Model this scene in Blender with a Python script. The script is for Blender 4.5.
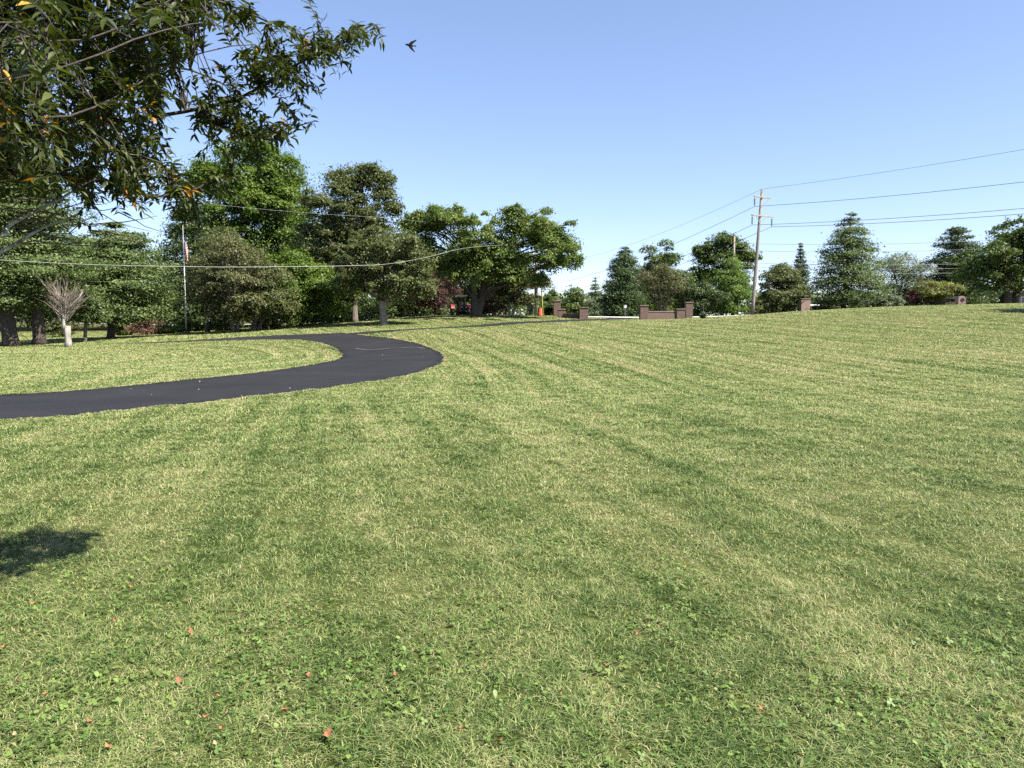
import bpy, math, random
import numpy as np
from mathutils import Vector, Matrix

random.seed(7)
RNG = np.random.default_rng(7)
for ob in list(bpy.data.objects):
    bpy.data.objects.remove(ob)
SC = bpy.context.scene
COL = SC.collection
R = math.radians

# ------------------------------------------------------------------ camera, sky, sun, exposure
F = 760.0; TH = math.atan((384 - 322.0) / F); CZ = 1.6
cam_d = bpy.data.cameras.new('camera'); cam = bpy.data.objects.new('camera', cam_d); COL.objects.link(cam)
cam_d.sensor_width = 36; cam_d.lens = 36 * F / 1024; cam_d.clip_start = 0.05; cam_d.clip_end = 3000
cam.location = (0, 0, CZ); cam.rotation_euler = (R(90) - TH, 0, 0)
SC.camera = cam
SUN_EL = R(50); SUN_AZ = math.atan2(0.87, -0.49)       # clockwise from +Y
w = bpy.data.worlds.new('World'); SC.world = w; w.use_nodes = True
nt = w.node_tree; bg = nt.nodes['Background']
sky = nt.nodes.new('ShaderNodeTexSky'); sky.sky_type = 'NISHITA'; sky.sun_disc = False
sky.sun_elevation = SUN_EL; sky.sun_rotation = SUN_AZ
sky.altitude = 200; sky.air_density = 0.85; sky.dust_density = 0.3; sky.ozone_density = 4.0
gm = nt.nodes.new('ShaderNodeGamma'); gm.inputs[1].default_value = .80; nt.links.new(sky.outputs[0], gm.inputs[0])
tn = nt.nodes.new('ShaderNodeMix'); tn.data_type = 'RGBA'; tn.blend_type = 'MULTIPLY'; tn.inputs[0].default_value = 1; tn.inputs[7].default_value = (.99, .95, 1.02, 1)
nt.links.new(gm.outputs[0], tn.inputs[6]); nt.links.new(tn.outputs[2], bg.inputs[0]); bg.inputs[1].default_value = 0.106
sd = bpy.data.lights.new('sun', 'SUN'); sun = bpy.data.objects.new('sun', sd); COL.objects.link(sun)
sd.energy = 5.0; sd.angle = R(0.5); sd.color = (1.0, 0.945, 0.85)
to_sun = Vector((math.sin(SUN_AZ) * math.cos(SUN_EL), math.cos(SUN_AZ) * math.cos(SUN_EL), math.sin(SUN_EL)))
sun.rotation_euler = to_sun.to_track_quat('Z', 'Y').to_euler()
sun.location = to_sun * 50
SC.view_settings.view_transform = 'Standard'; SC.view_settings.look = 'None'
SC.view_settings.exposure = 1.58; SC.view_settings.gamma = 1.0
SC.render.engine = 'CYCLES'
SC.cycles.use_denoising = False
SC.cycles.max_bounces = 6; SC.cycles.diffuse_bounces = 3; SC.cycles.glossy_bounces = 2
SC.cycles.transmission_bounces = 3
SC.cycles.sample_clamp_indirect = 8

# ------------------------------------------------------------------ helpers
def ray(px, py):
    a = (px - 512) / F; b = (384 - py) / F
    return np.array([a, math.cos(TH) + b * math.sin(TH), -math.sin(TH) + b * math.cos(TH)])
def P(px, py, Y):
    d = ray(px, py); return np.array([0, 0, CZ]) + d * (Y / d[1])

CT = [(0,421,12.3),(512,430,11.2),(1000,428,11.5),(20,346,44),(186,334,58),(384,324,55),(476,315.5,62),(345,334,46),
      (445,360,29),(336,355,35),(150,372,23),(100,345,44),(560,317.5,66),(660,319,66),(752,315,80),(770,312.5,60),
      (870,310,78),(870,307.5,62),(1000,304,62),(640,345,36),(800,345,34),(1000,345,32),(700,385,20),(950,385,19),(560,330,50),
      (720,324,52),(900,316,50),(460,328.5,47.5),(460,326.7,53.5),(520,322.6,54),(520,320.6,60),(400,330.6,47),(400,328.6,52),(620,317,76),(616,320,66),(720,319.3,64),(712,316.6,75),(480,315,75),(280,328,65),(60,338,60)]
TP = np.array([P(*c) for c in CT] + [(x, y, 0) for x in (-40, -15, 0, 15, 40) for y in (-20, 0)] +
              [(x, y, 0) for x in (-4, 0, 4) for y in (3, 7)] +
              [(-70, 60, .6), (-70, 30, .3), (90, 60, 4.2), (90, 30, 2.6), (-90, 110, 1.5), (0, 110, 1.8), (90, 110, 3.0)])
def tps(r2): return .5 * r2 * np.log(r2 + 1e-9)
def _fit():
    X = TP[:, :2] / 30; n = len(X)
    K = tps(((X[:, None] - X[None]) ** 2).sum(-1)) + np.eye(n) * .02
    Pm = np.c_[np.ones(n), X]
    return np.linalg.solve(np.block([[K, Pm], [Pm.T, np.zeros((3, 3))]]), np.r_[TP[:, 2], 0, 0, 0])
TW = _fit()
def Z(x, y):
    x = np.asarray(x, float); y = np.asarray(y, float)
    sh = np.broadcast(x, y).shape
    q = np.c_[np.broadcast_to(x, sh).ravel(), np.broadcast_to(y, sh).ravel()] / 30
    q = np.clip(q, [-3, -.6], [3, 3.7])
    out = np.empty(len(q))
    for i in range(0, len(q), 100000):
        b = q[i:i + 100000]
        out[i:i + 100000] = tps(((b[:, None] - TP[None, :, :2] / 30) ** 2).sum(-1)) @ TW[:-3] + TW[-3] + b @ TW[-2:]
    return out.reshape(sh)
def ground(px, Y):
    x = float(P(px, 320, Y)[0]); return x, Y, float(Z(x, Y))

def tag(o, label=None, cat=None, group=None, kind=None):
    if label: o['label'] = label
    if cat: o['category'] = cat
    if group: o['group'] = group
    if kind: o['kind'] = kind
    return o
def empty(name, loc, label, cat, group=None, rz=0):
    o = bpy.data.objects.new(name, None); COL.objects.link(o); o.location = loc; o.rotation_euler = (0, 0, rz)
    o.empty_display_size = .3
    return tag(o, label, cat, group)
def link(name, me, parent=None, loc=None):
    o = bpy.data.objects.new(name, me); COL.objects.link(o)
    if parent is not None: o.parent = parent
    if loc is not None: o.location = loc
    return o
def copy_tree(o, parent=None):
    c = o.copy(); COL.objects.link(c)
    if parent is not None: c.parent = parent
    for ch in list(o.children): copy_tree(ch, c)
    return c

class MB:
    def __init__(s): s.v = []; s.f = []; s.m = []
    def add(s, v, f, m=0):
        b = len(s.v); s.v += [tuple(q) for q in v]; s.f += [tuple(b + i for i in q) for q in f]; s.m += [m] * len(f); return s
    def box(s, c, d, rz=0, m=0, bev=0.0):
        x, y, z = [q / 2 for q in d]; M = Matrix.Rotation(rz, 3, 'Z'); c = Vector(c)
        if bev <= 0:
            vs = [(sx*x, sy*y, sz*z) for sz in (-1, 1) for sy in (-1, 1) for sx in (-1, 1)]
            fs = [(0,2,3,1),(4,5,7,6),(0,1,5,4),(2,6,7,3),(0,4,6,2),(1,3,7,5)]
        else:
            b = min(bev, x*.9, y*.9, z*.9)
            rings = [(x-b, y-b, -z), (x, y, -z+b), (x, y, z-b), (x-b, y-b, z)]
            vs = []
            for (a, e, h) in rings:
                g = b if a == x else 0
                vs += [(a-g, -e, h), (a, -e+g, h), (a, e-g, h), (a-g, e, h), (-a+g, e, h), (-a, e-g, h), (-a, -e+g, h), (-a+g, -e, h)]
            fs = [tuple(range(7, -1, -1)), tuple(range(24, 32))]
            for r in range(3):
                for k in range(8):
                    fs.append((r*8+k, r*8+(k+1) % 8, r*8+8+(k+1) % 8, r*8+8+k))
        return s.add([c + M @ Vector(q) for q in vs], fs, m)
    def tube(s, pts, rad, n=6, m=0, cap=True):
        pts = [Vector(p) for p in pts]
        if not hasattr(rad, '__len__'): rad = [rad] * len(pts)
        vs = []; fs = []; up = None
        for i, p in enumerate(pts):
            t = (pts[min(i+1, len(pts)-1)] - pts[max(i-1, 0)])
            t = t.normalized() if t.length > 1e-9 else Vector((0, 0, 1))
            if up is None:
                up = Vector((1, 0, 0)) if abs(t.x) < .8 else Vector((0, 1, 0))
            up = (up - t * up.dot(t)).normalized(); sd_ = t.cross(up)
            for k in range(n):
                a = 2 * math.pi * k / n
                vs.append(p + (up * math.cos(a) + sd_ * math.sin(a)) * rad[i])
        for i in range(len(pts) - 1):
            for k in range(n):
                fs.append((i*n+k, i*n+(k+1) % n, (i+1)*n+(k+1) % n, (i+1)*n+k))
        if cap and n > 2:
            fs.append(tuple(range(n-1, -1, -1))); fs.append(tuple((len(pts)-1)*n+k for k in range(n)))
        return s.add(vs, fs, m)
    def prism(s, poly, y0, y1, m=0):      # poly in xz, extruded along y
        n = len(poly)
        vs = [(x, y0, z) for x, z in poly] + [(x, y1, z) for x, z in poly]
        fs = [tuple(range(n)), tuple(range(2*n-1, n-1, -1))] + [(i, n+i, n+(i+1) % n, (i+1) % n) for i in range(n)]
        return s.add(vs, fs, m)
    def mesh(s, name, mats, smooth=False):
        me = bpy.data.meshes.new(name); me.from_pydata(s.v, [], s.f)
        for mt in (mats if isinstance(mats, (list, tuple)) else [mats]): me.materials.append(mt)
        me.polygons.foreach_set('material_index', s.m)
        if smooth: me.polygons.foreach_set('use_smooth', [True] * len(s.f))
        me.update(); return me
    def build(s, name, mats, parent=None, smooth=False, loc=None):
        return link(name, s.mesh(name, mats, smooth), parent, loc)

def np_mesh(name, V, faces, mat, attrs=None, smooth=False):
    """V (n,3); faces: list of (m,k) index arrays; attrs: {name: per-vertex float}"""
    me = bpy.data.meshes.new(name)
    V = np.ascontiguousarray(V, dtype=np.float32)
    me.vertices.add(len(V)); me.vertices.foreach_set('co', V.ravel())
    nl = sum(f.size for f in faces); nf = sum(len(f) for f in faces)
    me.loops.add(nl); me.polygons.add(nf)
    me.loops.foreach_set('vertex_index', np.concatenate([f.ravel() for f in faces]).astype(np.int32))
    st = []; o = 0
    for f in faces:
        st.append(o + np.arange(len(f)) * f.shape[1]); o += f.size
    me.polygons.foreach_set('loop_start', np.concatenate(st).astype(np.int32))
    if smooth: me.polygons.foreach_set('use_smooth', np.ones(nf, dtype=bool))
    for k, a in (attrs or {}).items():
        at = me.attributes.new(k, 'FLOAT', 'POINT'); at.data.foreach_set('value', np.ascontiguousarray(a, dtype=np.float32))
    me.materials.append(mat); me.update(calc_edges=True)
    return me

# ------------------------------------------------------------------ materials
def new_mat(name):
    m = bpy.data.materials.new(name); m.use_nodes = True
    return m, m.node_tree, m.node_tree.nodes['Principled BSDF']
def N(t, typ, **kw):
    n = t.nodes.new(typ)
    for k, v in kw.items():
        if k in ('operation', 'blend_type', 'data_type', 'attribute_name', 'wave_type', 'interpolation', 'noise_dimensions', 'node_tree'): setattr(n, k, v)
        else: n.inputs[k].default_value = v
    return n
def ramp(t, stops):
    n = t.nodes.new('ShaderNodeValToRGB'); e = n.color_ramp.elements
    e[0].position = stops[0][0]; e[0].color = (*stops[0][1], 1)
    e[1].position = stops[-1][0]; e[1].color = (*stops[-1][1], 1)
    for p_, c in stops[1:-1]:
        q = e.new(p_); q.color = (*c, 1)
    return n
def mottled(name, c1, c2, scale=8, rough=.8, bump=.3, bscale=None, coord='Object', spec=.3, metallic=0, stretch=None):
    m, t, b = new_mat(name); L = t.links.new
    tc = t.nodes.new('ShaderNodeTexCoord'); src = tc.outputs[coord]
    if stretch:
        mp = t.nodes.new('ShaderNodeMapping'); mp.inputs['Scale'].default_value = stretch; L(src, mp.inputs[0]); src = mp.outputs[0]
    nz = N(t, 'ShaderNodeTexNoise', Scale=scale, Detail=6.0, Roughness=.65); L(src, nz.inputs['Vector'])
    rp = ramp(t, [(.3, c1), (.7, c2)]); L(nz.outputs[0], rp.inputs[0]); L(rp.outputs[0], b.inputs['Base Color'])
    b.inputs['Roughness'].default_value = rough; b.inputs['Specular IOR Level'].default_value = spec; b.inputs['Metallic'].default_value = metallic
    if bump:
        n2 = N(t, 'ShaderNodeTexNoise', Scale=bscale or scale * 3, Detail=5.0); L(src, n2.inputs['Vector'])
        bp = N(t, 'ShaderNodeBump', Strength=bump, Distance=.02); L(n2.outputs[0], bp.inputs['Height']); L(bp.outputs[0], b.inputs['Normal'])
    return m
def leaf_mat(name, dark, light, transl=.35, rough=.5, spec=.3):
    m, t, b = new_mat(name); L = t.links.new
    at = N(t, 'ShaderNodeAttribute', attribute_name='shade')
    rp = ramp(t, [(0, dark), (1, light)]); L(at.outputs['Fac'], rp.inputs[0])
    L(rp.outputs[0], b.inputs['Base Color']); b.inputs['Roughness'].default_value = rough; b.inputs['Specular IOR Level'].default_value = spec
    tr = t.nodes.new('ShaderNodeBsdfTranslucent')
    hs = N(t, 'ShaderNodeHueSaturation', Saturation=1.15, Value=1.3); L(rp.outputs[0], hs.inputs['Color']); L(hs.outputs[0], tr.inputs[0])
    mx = N(t, 'ShaderNodeMixShader', Fac=transl); L(b.outputs[0], mx.inputs[1]); L(tr.outputs[0], mx.inputs[2])
    L(mx.outputs[0], t.nodes['Material Output'].inputs[0])
    return m

BARK = mottled('bark_grey', (.06, .05, .04), (.17, .145, .12), 6, .9, .6, stretch=(3, 3, .7))
BARK_T = mottled('bark_tan', (.12, .10, .08), (.3, .25, .2), 6, .9, .6, stretch=(3, 3, .7))
BARK_D = mottled('bark_dark', (.03, .024, .019), (.085, .068, .055), 6, .9, .6, stretch=(3, 3, .7))
BARK_P = mottled('bark_pale', (.14, .125, .105), (.34, .31, .27), 5, .85, .4, stretch=(2, 2, .5))
BARK_F = mottled('bark_branch', (.018, .014, .012), (.07, .055, .045), 30, .8, .4)
BARK_L = mottled('bark_lichen', (.07, .06, .05), (.5, .51, .46), 14, .9, .4)

# lawn colour: shared by the soil sheet and the grass blades
C_LAWN = (-118.0, 9.5); C_ISL = (-22.0, 30.5)
def lawn_group():
    g = bpy.data.node_groups.new('lawn_colour', 'ShaderNodeTree')
    g.interface.new_socket('Random', in_out='INPUT', socket_type='NodeSocketFloat')
    g.interface.new_socket('Color', in_out='OUTPUT', socket_type='NodeSocketColor')
    L = g.links.new
    gi = g.nodes.new('NodeGroupInput'); go = g.nodes.new('NodeGroupOutput')
    geo = g.nodes.new('ShaderNodeNewGeometry')
    flat = N(g, 'ShaderNodeVectorMath', operation='MULTIPLY'); flat.inputs[1].default_value = (1, 1, 0); L(geo.outputs['Position'], flat.inputs[0])
    def M(op, a, b=None, c=None):
        n = g.nodes.new('ShaderNodeMath'); n.operation = op
        for i, q in enumerate((a, b, c)):
            if q is None: continue
            if isinstance(q, (int, float)): n.inputs[i].default_value = q
            else: L(q, n.inputs[i])
        return n.outputs[0]
    def noise(sc, det=3.0, ro=.55, vec=None):
        n = N(g, 'ShaderNodeTexNoise', Scale=sc, Detail=det, Roughness=ro); L(vec or flat.outputs[0], n.inputs['Vector']); return n.outputs[0]
    def dist(c):
        n = N(g, 'ShaderNodeVectorMath', operation='DISTANCE'); n.inputs[1].default_value = (*c, 0); L(flat.outputs[0], n.inputs[0]); return n.outputs['Value']
    r1, r2 = dist(C_LAWN), dist(C_ISL)
    isl = M('LESS_THAN', r2, 15.2)
    r = M('ADD', M('MULTIPLY', r2, isl), M('MULTIPLY', r1, M('SUBTRACT', 1.0, isl)))
    warp = M('MULTIPLY', M('SUBTRACT', noise(.05, 1.0), .5), 1.6)
    rr = M('ADD', r, warp)
    st = M('SINE', M('MULTIPLY', rr, 2 * math.pi / 1.9))
    st2 = M('SINE', M('MULTIPLY', rr, 2 * math.pi / .83))
    # streaks along the mowing direction: 1-D noise of the ring radius, slowly varying along it
    cmb = g.nodes.new('ShaderNodeCombineXYZ'); L(M('MULTIPLY', rr, 2.3), cmb.inputs[0])
    sep = g.nodes.new('ShaderNodeSeparateXYZ'); L(geo.outputs['Position'], sep.inputs[0]); L(M('MULTIPLY', sep.outputs[1], .06), cmb.inputs[1])
    streak = M('SUBTRACT', noise(1.0, 4.0, .6, cmb.outputs[0]), .5)
    cm2 = g.nodes.new('ShaderNodeCombineXYZ'); L(M('MULTIPLY', rr, 5.5), cm2.inputs[0]); L(M('MULTIPLY', sep.outputs[1], .1), cm2.inputs[1])
    streak2 = M('SUBTRACT', noise(1.0, 2.0, .5, cm2.outputs[0]), .5)
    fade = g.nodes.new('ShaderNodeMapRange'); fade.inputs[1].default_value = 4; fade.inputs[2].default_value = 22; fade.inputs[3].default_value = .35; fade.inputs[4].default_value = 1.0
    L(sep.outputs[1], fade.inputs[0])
    # near the camera the passes run straight, a little to the left of the view
    ra_ = M('ADD', M('ADD', sep.outputs[0], M('MULTIPLY', sep.outputs[1], .25)), M('MULTIPLY', warp, .25))
    stA = M('SINE', M('MULTIPLY', ra_, 2 * math.pi / 2.2))
    cm3 = g.nodes.new('ShaderNodeCombineXYZ'); L(M('MULTIPLY', ra_, 3.0), cm3.inputs[0]); L(M('MULTIPLY', sep.outputs[1], .12), cm3.inputs[1])
    stA = M('ADD', M('MULTIPLY', stA, .07), M('MULTIPLY', M('SUBTRACT', noise(1.0, 3.0, .55, cm3.outputs[0]), .5), 1.0))
    zone = g.nodes.new('ShaderNodeMapRange'); zone.interpolation_type = 'SMOOTHSTEP'; zone.inputs[1].default_value = 12; zone.inputs[2].default_value = 24
    L(M('ADD', sep.outputs[1], M('MULTIPLY', sep.outputs[0], .5)), zone.inputs[0])
    stripe = M('ADD', M('MULTIPLY', st, .06), M('ADD', M('MULTIPLY', st2, .08), M('ADD', M('MULTIPLY', streak2, 1.2), M('MULTIPLY', streak, 1.15))))
    stripe = M('MULTIPLY', stripe, fade.outputs[0])
    stripe = M('ADD', M('MULTIPLY', stripe, zone.outputs[0]), M('MULTIPLY', stA, M('SUBTRACT', 1.0, zone.outputs[0])))
    patch = M('ADD', M('MULTIPLY', M('SUBTRACT', noise(.16, 2.0), .5), .4), M('ADD', M('MULTIPLY', M('SUBTRACT', noise(.9, 3.0), .5), .75), M('MULTIPLY', M('SUBTRACT', noise(6.0, 4.0, .65), .5), .8)))
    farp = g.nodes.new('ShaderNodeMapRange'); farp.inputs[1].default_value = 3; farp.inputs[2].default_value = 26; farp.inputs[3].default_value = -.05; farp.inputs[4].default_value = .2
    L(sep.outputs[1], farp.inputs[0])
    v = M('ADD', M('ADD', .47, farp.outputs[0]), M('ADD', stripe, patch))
    v = M('ADD', v, M('MULTIPLY', M('SUBTRACT', gi.outputs[0], .5), .75))
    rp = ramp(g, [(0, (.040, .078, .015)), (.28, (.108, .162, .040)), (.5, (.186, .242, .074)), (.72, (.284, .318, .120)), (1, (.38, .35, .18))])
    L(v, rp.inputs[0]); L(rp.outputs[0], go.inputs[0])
    return g
LG = lawn_group()
def soil_material():
    m, t, b = new_mat('lawn_thatch'); L = t.links.new
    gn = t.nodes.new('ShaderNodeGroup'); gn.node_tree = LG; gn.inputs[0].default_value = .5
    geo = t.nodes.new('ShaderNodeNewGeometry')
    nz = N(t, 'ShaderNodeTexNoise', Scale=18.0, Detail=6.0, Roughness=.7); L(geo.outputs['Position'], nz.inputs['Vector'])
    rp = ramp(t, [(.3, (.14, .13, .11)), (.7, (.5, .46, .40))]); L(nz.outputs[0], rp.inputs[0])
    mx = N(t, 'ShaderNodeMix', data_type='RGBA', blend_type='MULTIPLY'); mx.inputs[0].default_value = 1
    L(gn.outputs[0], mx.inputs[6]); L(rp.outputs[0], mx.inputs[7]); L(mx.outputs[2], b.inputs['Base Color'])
    b.inputs['Roughness'].default_value = .95; b.inputs['Specular IOR Level'].default_value = .1
    bp = N(t, 'ShaderNodeBump', Strength=.6, Distance=.03); L(nz.outputs[0], bp.inputs['Height']); L(bp.outputs[0], b.inputs['Normal'])
    return m
def blade_material():
    m, t, b = new_mat('grass_blade'); L = t.links.new
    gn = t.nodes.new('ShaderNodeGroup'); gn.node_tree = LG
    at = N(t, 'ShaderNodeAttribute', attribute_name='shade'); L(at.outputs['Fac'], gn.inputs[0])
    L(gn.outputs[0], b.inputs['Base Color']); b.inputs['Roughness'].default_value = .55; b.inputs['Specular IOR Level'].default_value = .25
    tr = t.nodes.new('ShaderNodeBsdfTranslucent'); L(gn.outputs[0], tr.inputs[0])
    mx = N(t, 'ShaderNodeMixShader', Fac=.3); L(b.outputs[0], mx.inputs[1]); L(tr.outputs[0], mx.inputs[2])
    L(mx.outputs[0], t.nodes['Material Output'].inputs[0]); return m
def asphalt_material():
    m, t, b = new_mat('asphalt'); L = t.links.new
    geo = t.nodes.new('ShaderNodeNewGeometry')
    n1 = N(t, 'ShaderNodeTexNoise', Scale=.5, Detail=5.0, Roughness=.6); L(geo.outputs['Position'], n1.inputs['Vector'])
    n2 = N(t, 'ShaderNodeTexNoise', Scale=60.0, Detail=3.0); L(geo.outputs['Position'], n2.inputs['Vector'])
    rp = ramp(t, [(.3, (.0095, .0095, .0105)), (.7, (.0175, .0175, .0185))]); L(n1.outputs[0], rp.inputs[0])
    r2 = ramp(t, [(.35, (.6, .6, .6)), (.75, (1.7, 1.65, 1.6))]); L(n2.outputs[0], r2.inputs[0])
    mx = N(t, 'ShaderNodeMix', data_type='RGBA', blend_type='MULTIPLY'); mx.inputs[0].default_value = 1
    L(rp.outputs[0], mx.inputs[6]); L(r2.outputs[0], mx.inputs[7]); L(mx.outputs[2], b.inputs['Base Color'])
    b.inputs['Roughness'].default_value = .8; b.inputs['Specular IOR Level'].default_value = .22
    bp = N(t, 'ShaderNodeBump', Strength=.4, Distance=.008); L(n2.outputs[0], bp.inputs['Height']); L(bp.outputs[0], b.inputs['Normal'])
    return m
def brick_material(name, c1, c2, mortar, sx=1.0):
    m, t, b = new_mat(name); L = t.links.new
    tc = t.nodes.new('ShaderNodeTexCoord'); sp = t.nodes.new('ShaderNodeSeparateXYZ'); L(tc.outputs['Object'], sp.inputs[0])
    ad = N(t, 'ShaderNodeMath', operation='ADD'); L(sp.outputs[0], ad.inputs[0]); L(sp.outputs[1], ad.inputs[1])
    cb = t.nodes.new('ShaderNodeCombineXYZ'); L(ad.outputs[0], cb.inputs[0]); L(sp.outputs[2], cb.inputs[1])
    br = t.nodes.new('ShaderNodeTexBrick'); L(cb.outputs[0], br.inputs['Vector'])
    br.inputs['Color1'].default_value = (*c1, 1); br.inputs['Color2'].default_value = (*c2, 1); br.inputs['Mortar'].default_value = (*mortar, 1)
    br.inputs['Scale'].default_value = 1.0; br.inputs['Mortar Size'].default_value = .010
    br.inputs['Brick Width'].default_value = .21; br.inputs['Row Height'].default_value = .075
    L(br.outputs['Color'], b.inputs['Base Color']); b.inputs['Roughness'].default_value = .9
    bp = N(t, 'ShaderNodeBump', Strength=.5, Distance=.01); L(br.outputs['Fac'], bp.inputs['Height']); bp.invert = True; L(bp.outputs[0], b.inputs['Normal'])
    return m
SOIL = soil_material(); BLADE = blade_material(); ASPH = asphalt_material()

# ------------------------------------------------------------------ ground sheet
def axis(stops):      # list of (from, to, step)
    a = []
    for s0, s1, st_ in stops: a += list(np.arange(s0, s1, st_))
    return np.array(a + [stops[-1][1]])
gx = axis([(-900, -150, 50), (-150, -60, 6), (-60, 60, .5), (60, 150, 6), (150, 900, 50)])
gy = axis([(-300, -20, 20), (-20, 2, 1), (2, 90, .5), (90, 150, 4), (150, 1500, 50)])
GX, GY = np.meshgrid(gx, gy); GZ = Z(GX, GY)
far = np.clip((GY - 115) / 150, 0, 1); GZ = GZ * (1 - far) + 1.6 * far
idx = np.arange(GX.size).reshape(GX.shape)
quads = np.stack([idx[:-1, :-1], idx[:-1, 1:], idx[1:, 1:], idx[1:, :-1]], -1).reshape(-1, 4)
gme = np_mesh('ground', np.stack([GX, GY, GZ], -1).reshape(-1, 3), [quads], SOIL, smooth=True)
tag(link('ground', gme), 'gently rising lawn soil under the mown grass', 'ground', kind='structure')

# ------------------------------------------------------------------ driveway and road
def resample(poly, n):
    p = np.array(poly, float); d = np.r_[0, np.cumsum(np.hypot(*np.diff(p, axis=0).T))]
    # Catmull-Rom through the points
    q = np.vstack([2*p[0]-p[1], p, 2*p[-1]-p[-2]])
    out = []
    for s in np.linspace(0, d[-1], n):
        i = min(np.searchsorted(d, s, 'right') - 1, len(p) - 2); u = (s - d[i]) / max(d[i+1] - d[i], 1e-9)
        a, b, c, e = q[i], q[i+1], q[i+2], q[i+3]
        out.append(.5 * ((2*b) + (c-a)*u + (2*a-5*b+4*c-e)*u*u + (3*b-a-3*c+e)*u**3))
    return np.array(out)
OUTER = [(-30, 9.4), (-20, 9.6), (-13, 10.7), (-8.33, 12.27), (-7.28, 13.33), (-6.17, 14.96), (-4.84, 17.27), (-3.55, 20.36), (-2.7, 24.3), (-2.53, 28.66), (-3.23, 34.08),
         (-4.68, 38.73), (-6.42, 41.73), (-8.53, 44.18), (-9.57, 45.6), (-10.6, 46.9), (-13.11, 47.2), (-16.84, 47.0), (-19.82, 45.6), (-24.5, 44.7)]
INNER = [(-30, 13.0), (-20, 13.2), (-14.5, 14.3), (-10.94, 16.17), (-9.66, 17.75), (-8.49, 20.62), (-7.5, 23.81), (-7.1, 28.35), (-7.25, 32.0), (-8.09, 35.6), (-9.32, 38.93),
         (-11.08, 41.75), (-12.6, 43.1), (-15.83, 44.0), (-19.37, 44.2), (-24.5, 44.4)]
# dense polylines, then paired station by station
Ro = resample(OUTER, 200); Ri = resample(INNER, 200)
ENT_C = resample([(-11.5, 44.0), (-8.8, 46.4), (-6, 49.0), (-2, 52.6), (2, 57), (6, 62.3), (8.9, 66.5), (10.4, 70.8)], 70)
def offset_pair(C, hw):
    t = np.gradient(C, axis=0); t /= np.hypot(*t.T)[:, None]; n = np.c_[-t[:, 1], t[:, 0]]
    hw = np.asarray(hw); hw = hw if hw.ndim else np.full(len(C), hw)
    return C + n * hw[:, None], C - n * hw[:, None]
El, Er = offset_pair(ENT_C, 0.92 + .5 * np.linspace(0, 1, 70) ** 6)
def loft(name, A, B, mat, dz, nw=8):
    u = np.linspace(0, 1, nw)[None, :, None]
    G = A[:, None] * (1 - u) + B[:, None] * u
    z = Z(G[..., 0], G[..., 1]) + dz
    V = np.concatenate([G, z[..., None]], -1); I = np.arange(V[..., 0].size).reshape(V.shape[:2])
    q = np.stack([I[:-1, :-1], I[:-1, 1:], I[1:, 1:], I[1:, :-1]], -1).reshape(-1, 4)
    # a short skirt gives the slab its edge
    sk = []
    Vf = V.reshape(-1, 3); extra = []
    for row in (I[:, 0], I[:, -1]):
        base = len(Vf) + sum(len(e) for e in extra)
        lo = Vf[row] - np.array([0, 0, .12]); extra.append(lo)
        j = np.arange(len(row) - 1)
        sk.append(np.stack([row[:-1], row[1:], base + j + 1, base + j], -1))
    return link(name, np_mesh(name, np.vstack([Vf] + extra), [q] + sk, mat))
drive = loft('driveway', Ri, Ro, ASPH, .016, 12)
tag(drive, 'black asphalt driveway curving round the grass island', 'driveway', kind='structure')
ent = loft('entrance_drive', El, Er, ASPH, .012, 6)
tag(ent, 'black asphalt drive running from the loop to the brick entrance walls', 'driveway', kind='structure')
CONC = mottled('road_concrete', (.42, .40, .37), (.58, .56, .52), .6, .9, .2, coord='Object')
RC = resample([(-140, 190), (-60, 118), (-22, 84), (0, 76.5), (12, 75.2), (26, 74.6), (60, 76), (140, 84)], 120)
ra, rb = offset_pair(RC, 3.1)
tag(loft('road', ra, rb, CONC, .022, 6), 'pale concrete road beyond the entrance walls', 'road', kind='structure')
CRK = mottled('crack_filler', (.06, .06, .06), (.15, .145, .14), 20, .9, .2)
def strip_on(name, pts, hw, dz, mat, parent):
    C = resample(pts, 40); a, b = offset_pair(C, hw * (0.6 + .8 * RNG.random(40)))
    G = np.stack([a, b], 1); z = Z(G[..., 0], G[..., 1]) + dz
    V = np.concatenate([G, z[..., None]], -1); I = np.arange(80).reshape(40, 2)
    q = np.stack([I[:-1, 0], I[:-1, 1], I[1:, 1], I[1:, 0]], -1)
    return link(name, np_mesh(name, V.reshape(-1, 3), [q], mat), parent)
strip_on('crack', [(-7.7, 37.4), (-6.8, 36.6), (-5.9, 37.1), (-4.7, 37.2), (-4.2, 36.6)], .045, .020, CRK, drive)

DRIVE_POLYS = [np.vstack([Ro, Ri[::-1]]), np.vstack([El, Er[::-1]]), np.vstack([ra, rb[::-1]])]
def inside(poly, x, y):
    r = np.zeros(x.shape, bool); px, py = poly[:, 0], poly[:, 1]; j = len(poly) - 1
    for i in range(len(poly)):
        c = (py[i] > y) != (py[j] > y)
        if c.any():
            xi = (px[j] - px[i]) * (y - py[i]) / (py[j] - py[i] + 1e-12) + px[i]
            r ^= c & (x < xi)
        j = i
    return r

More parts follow.
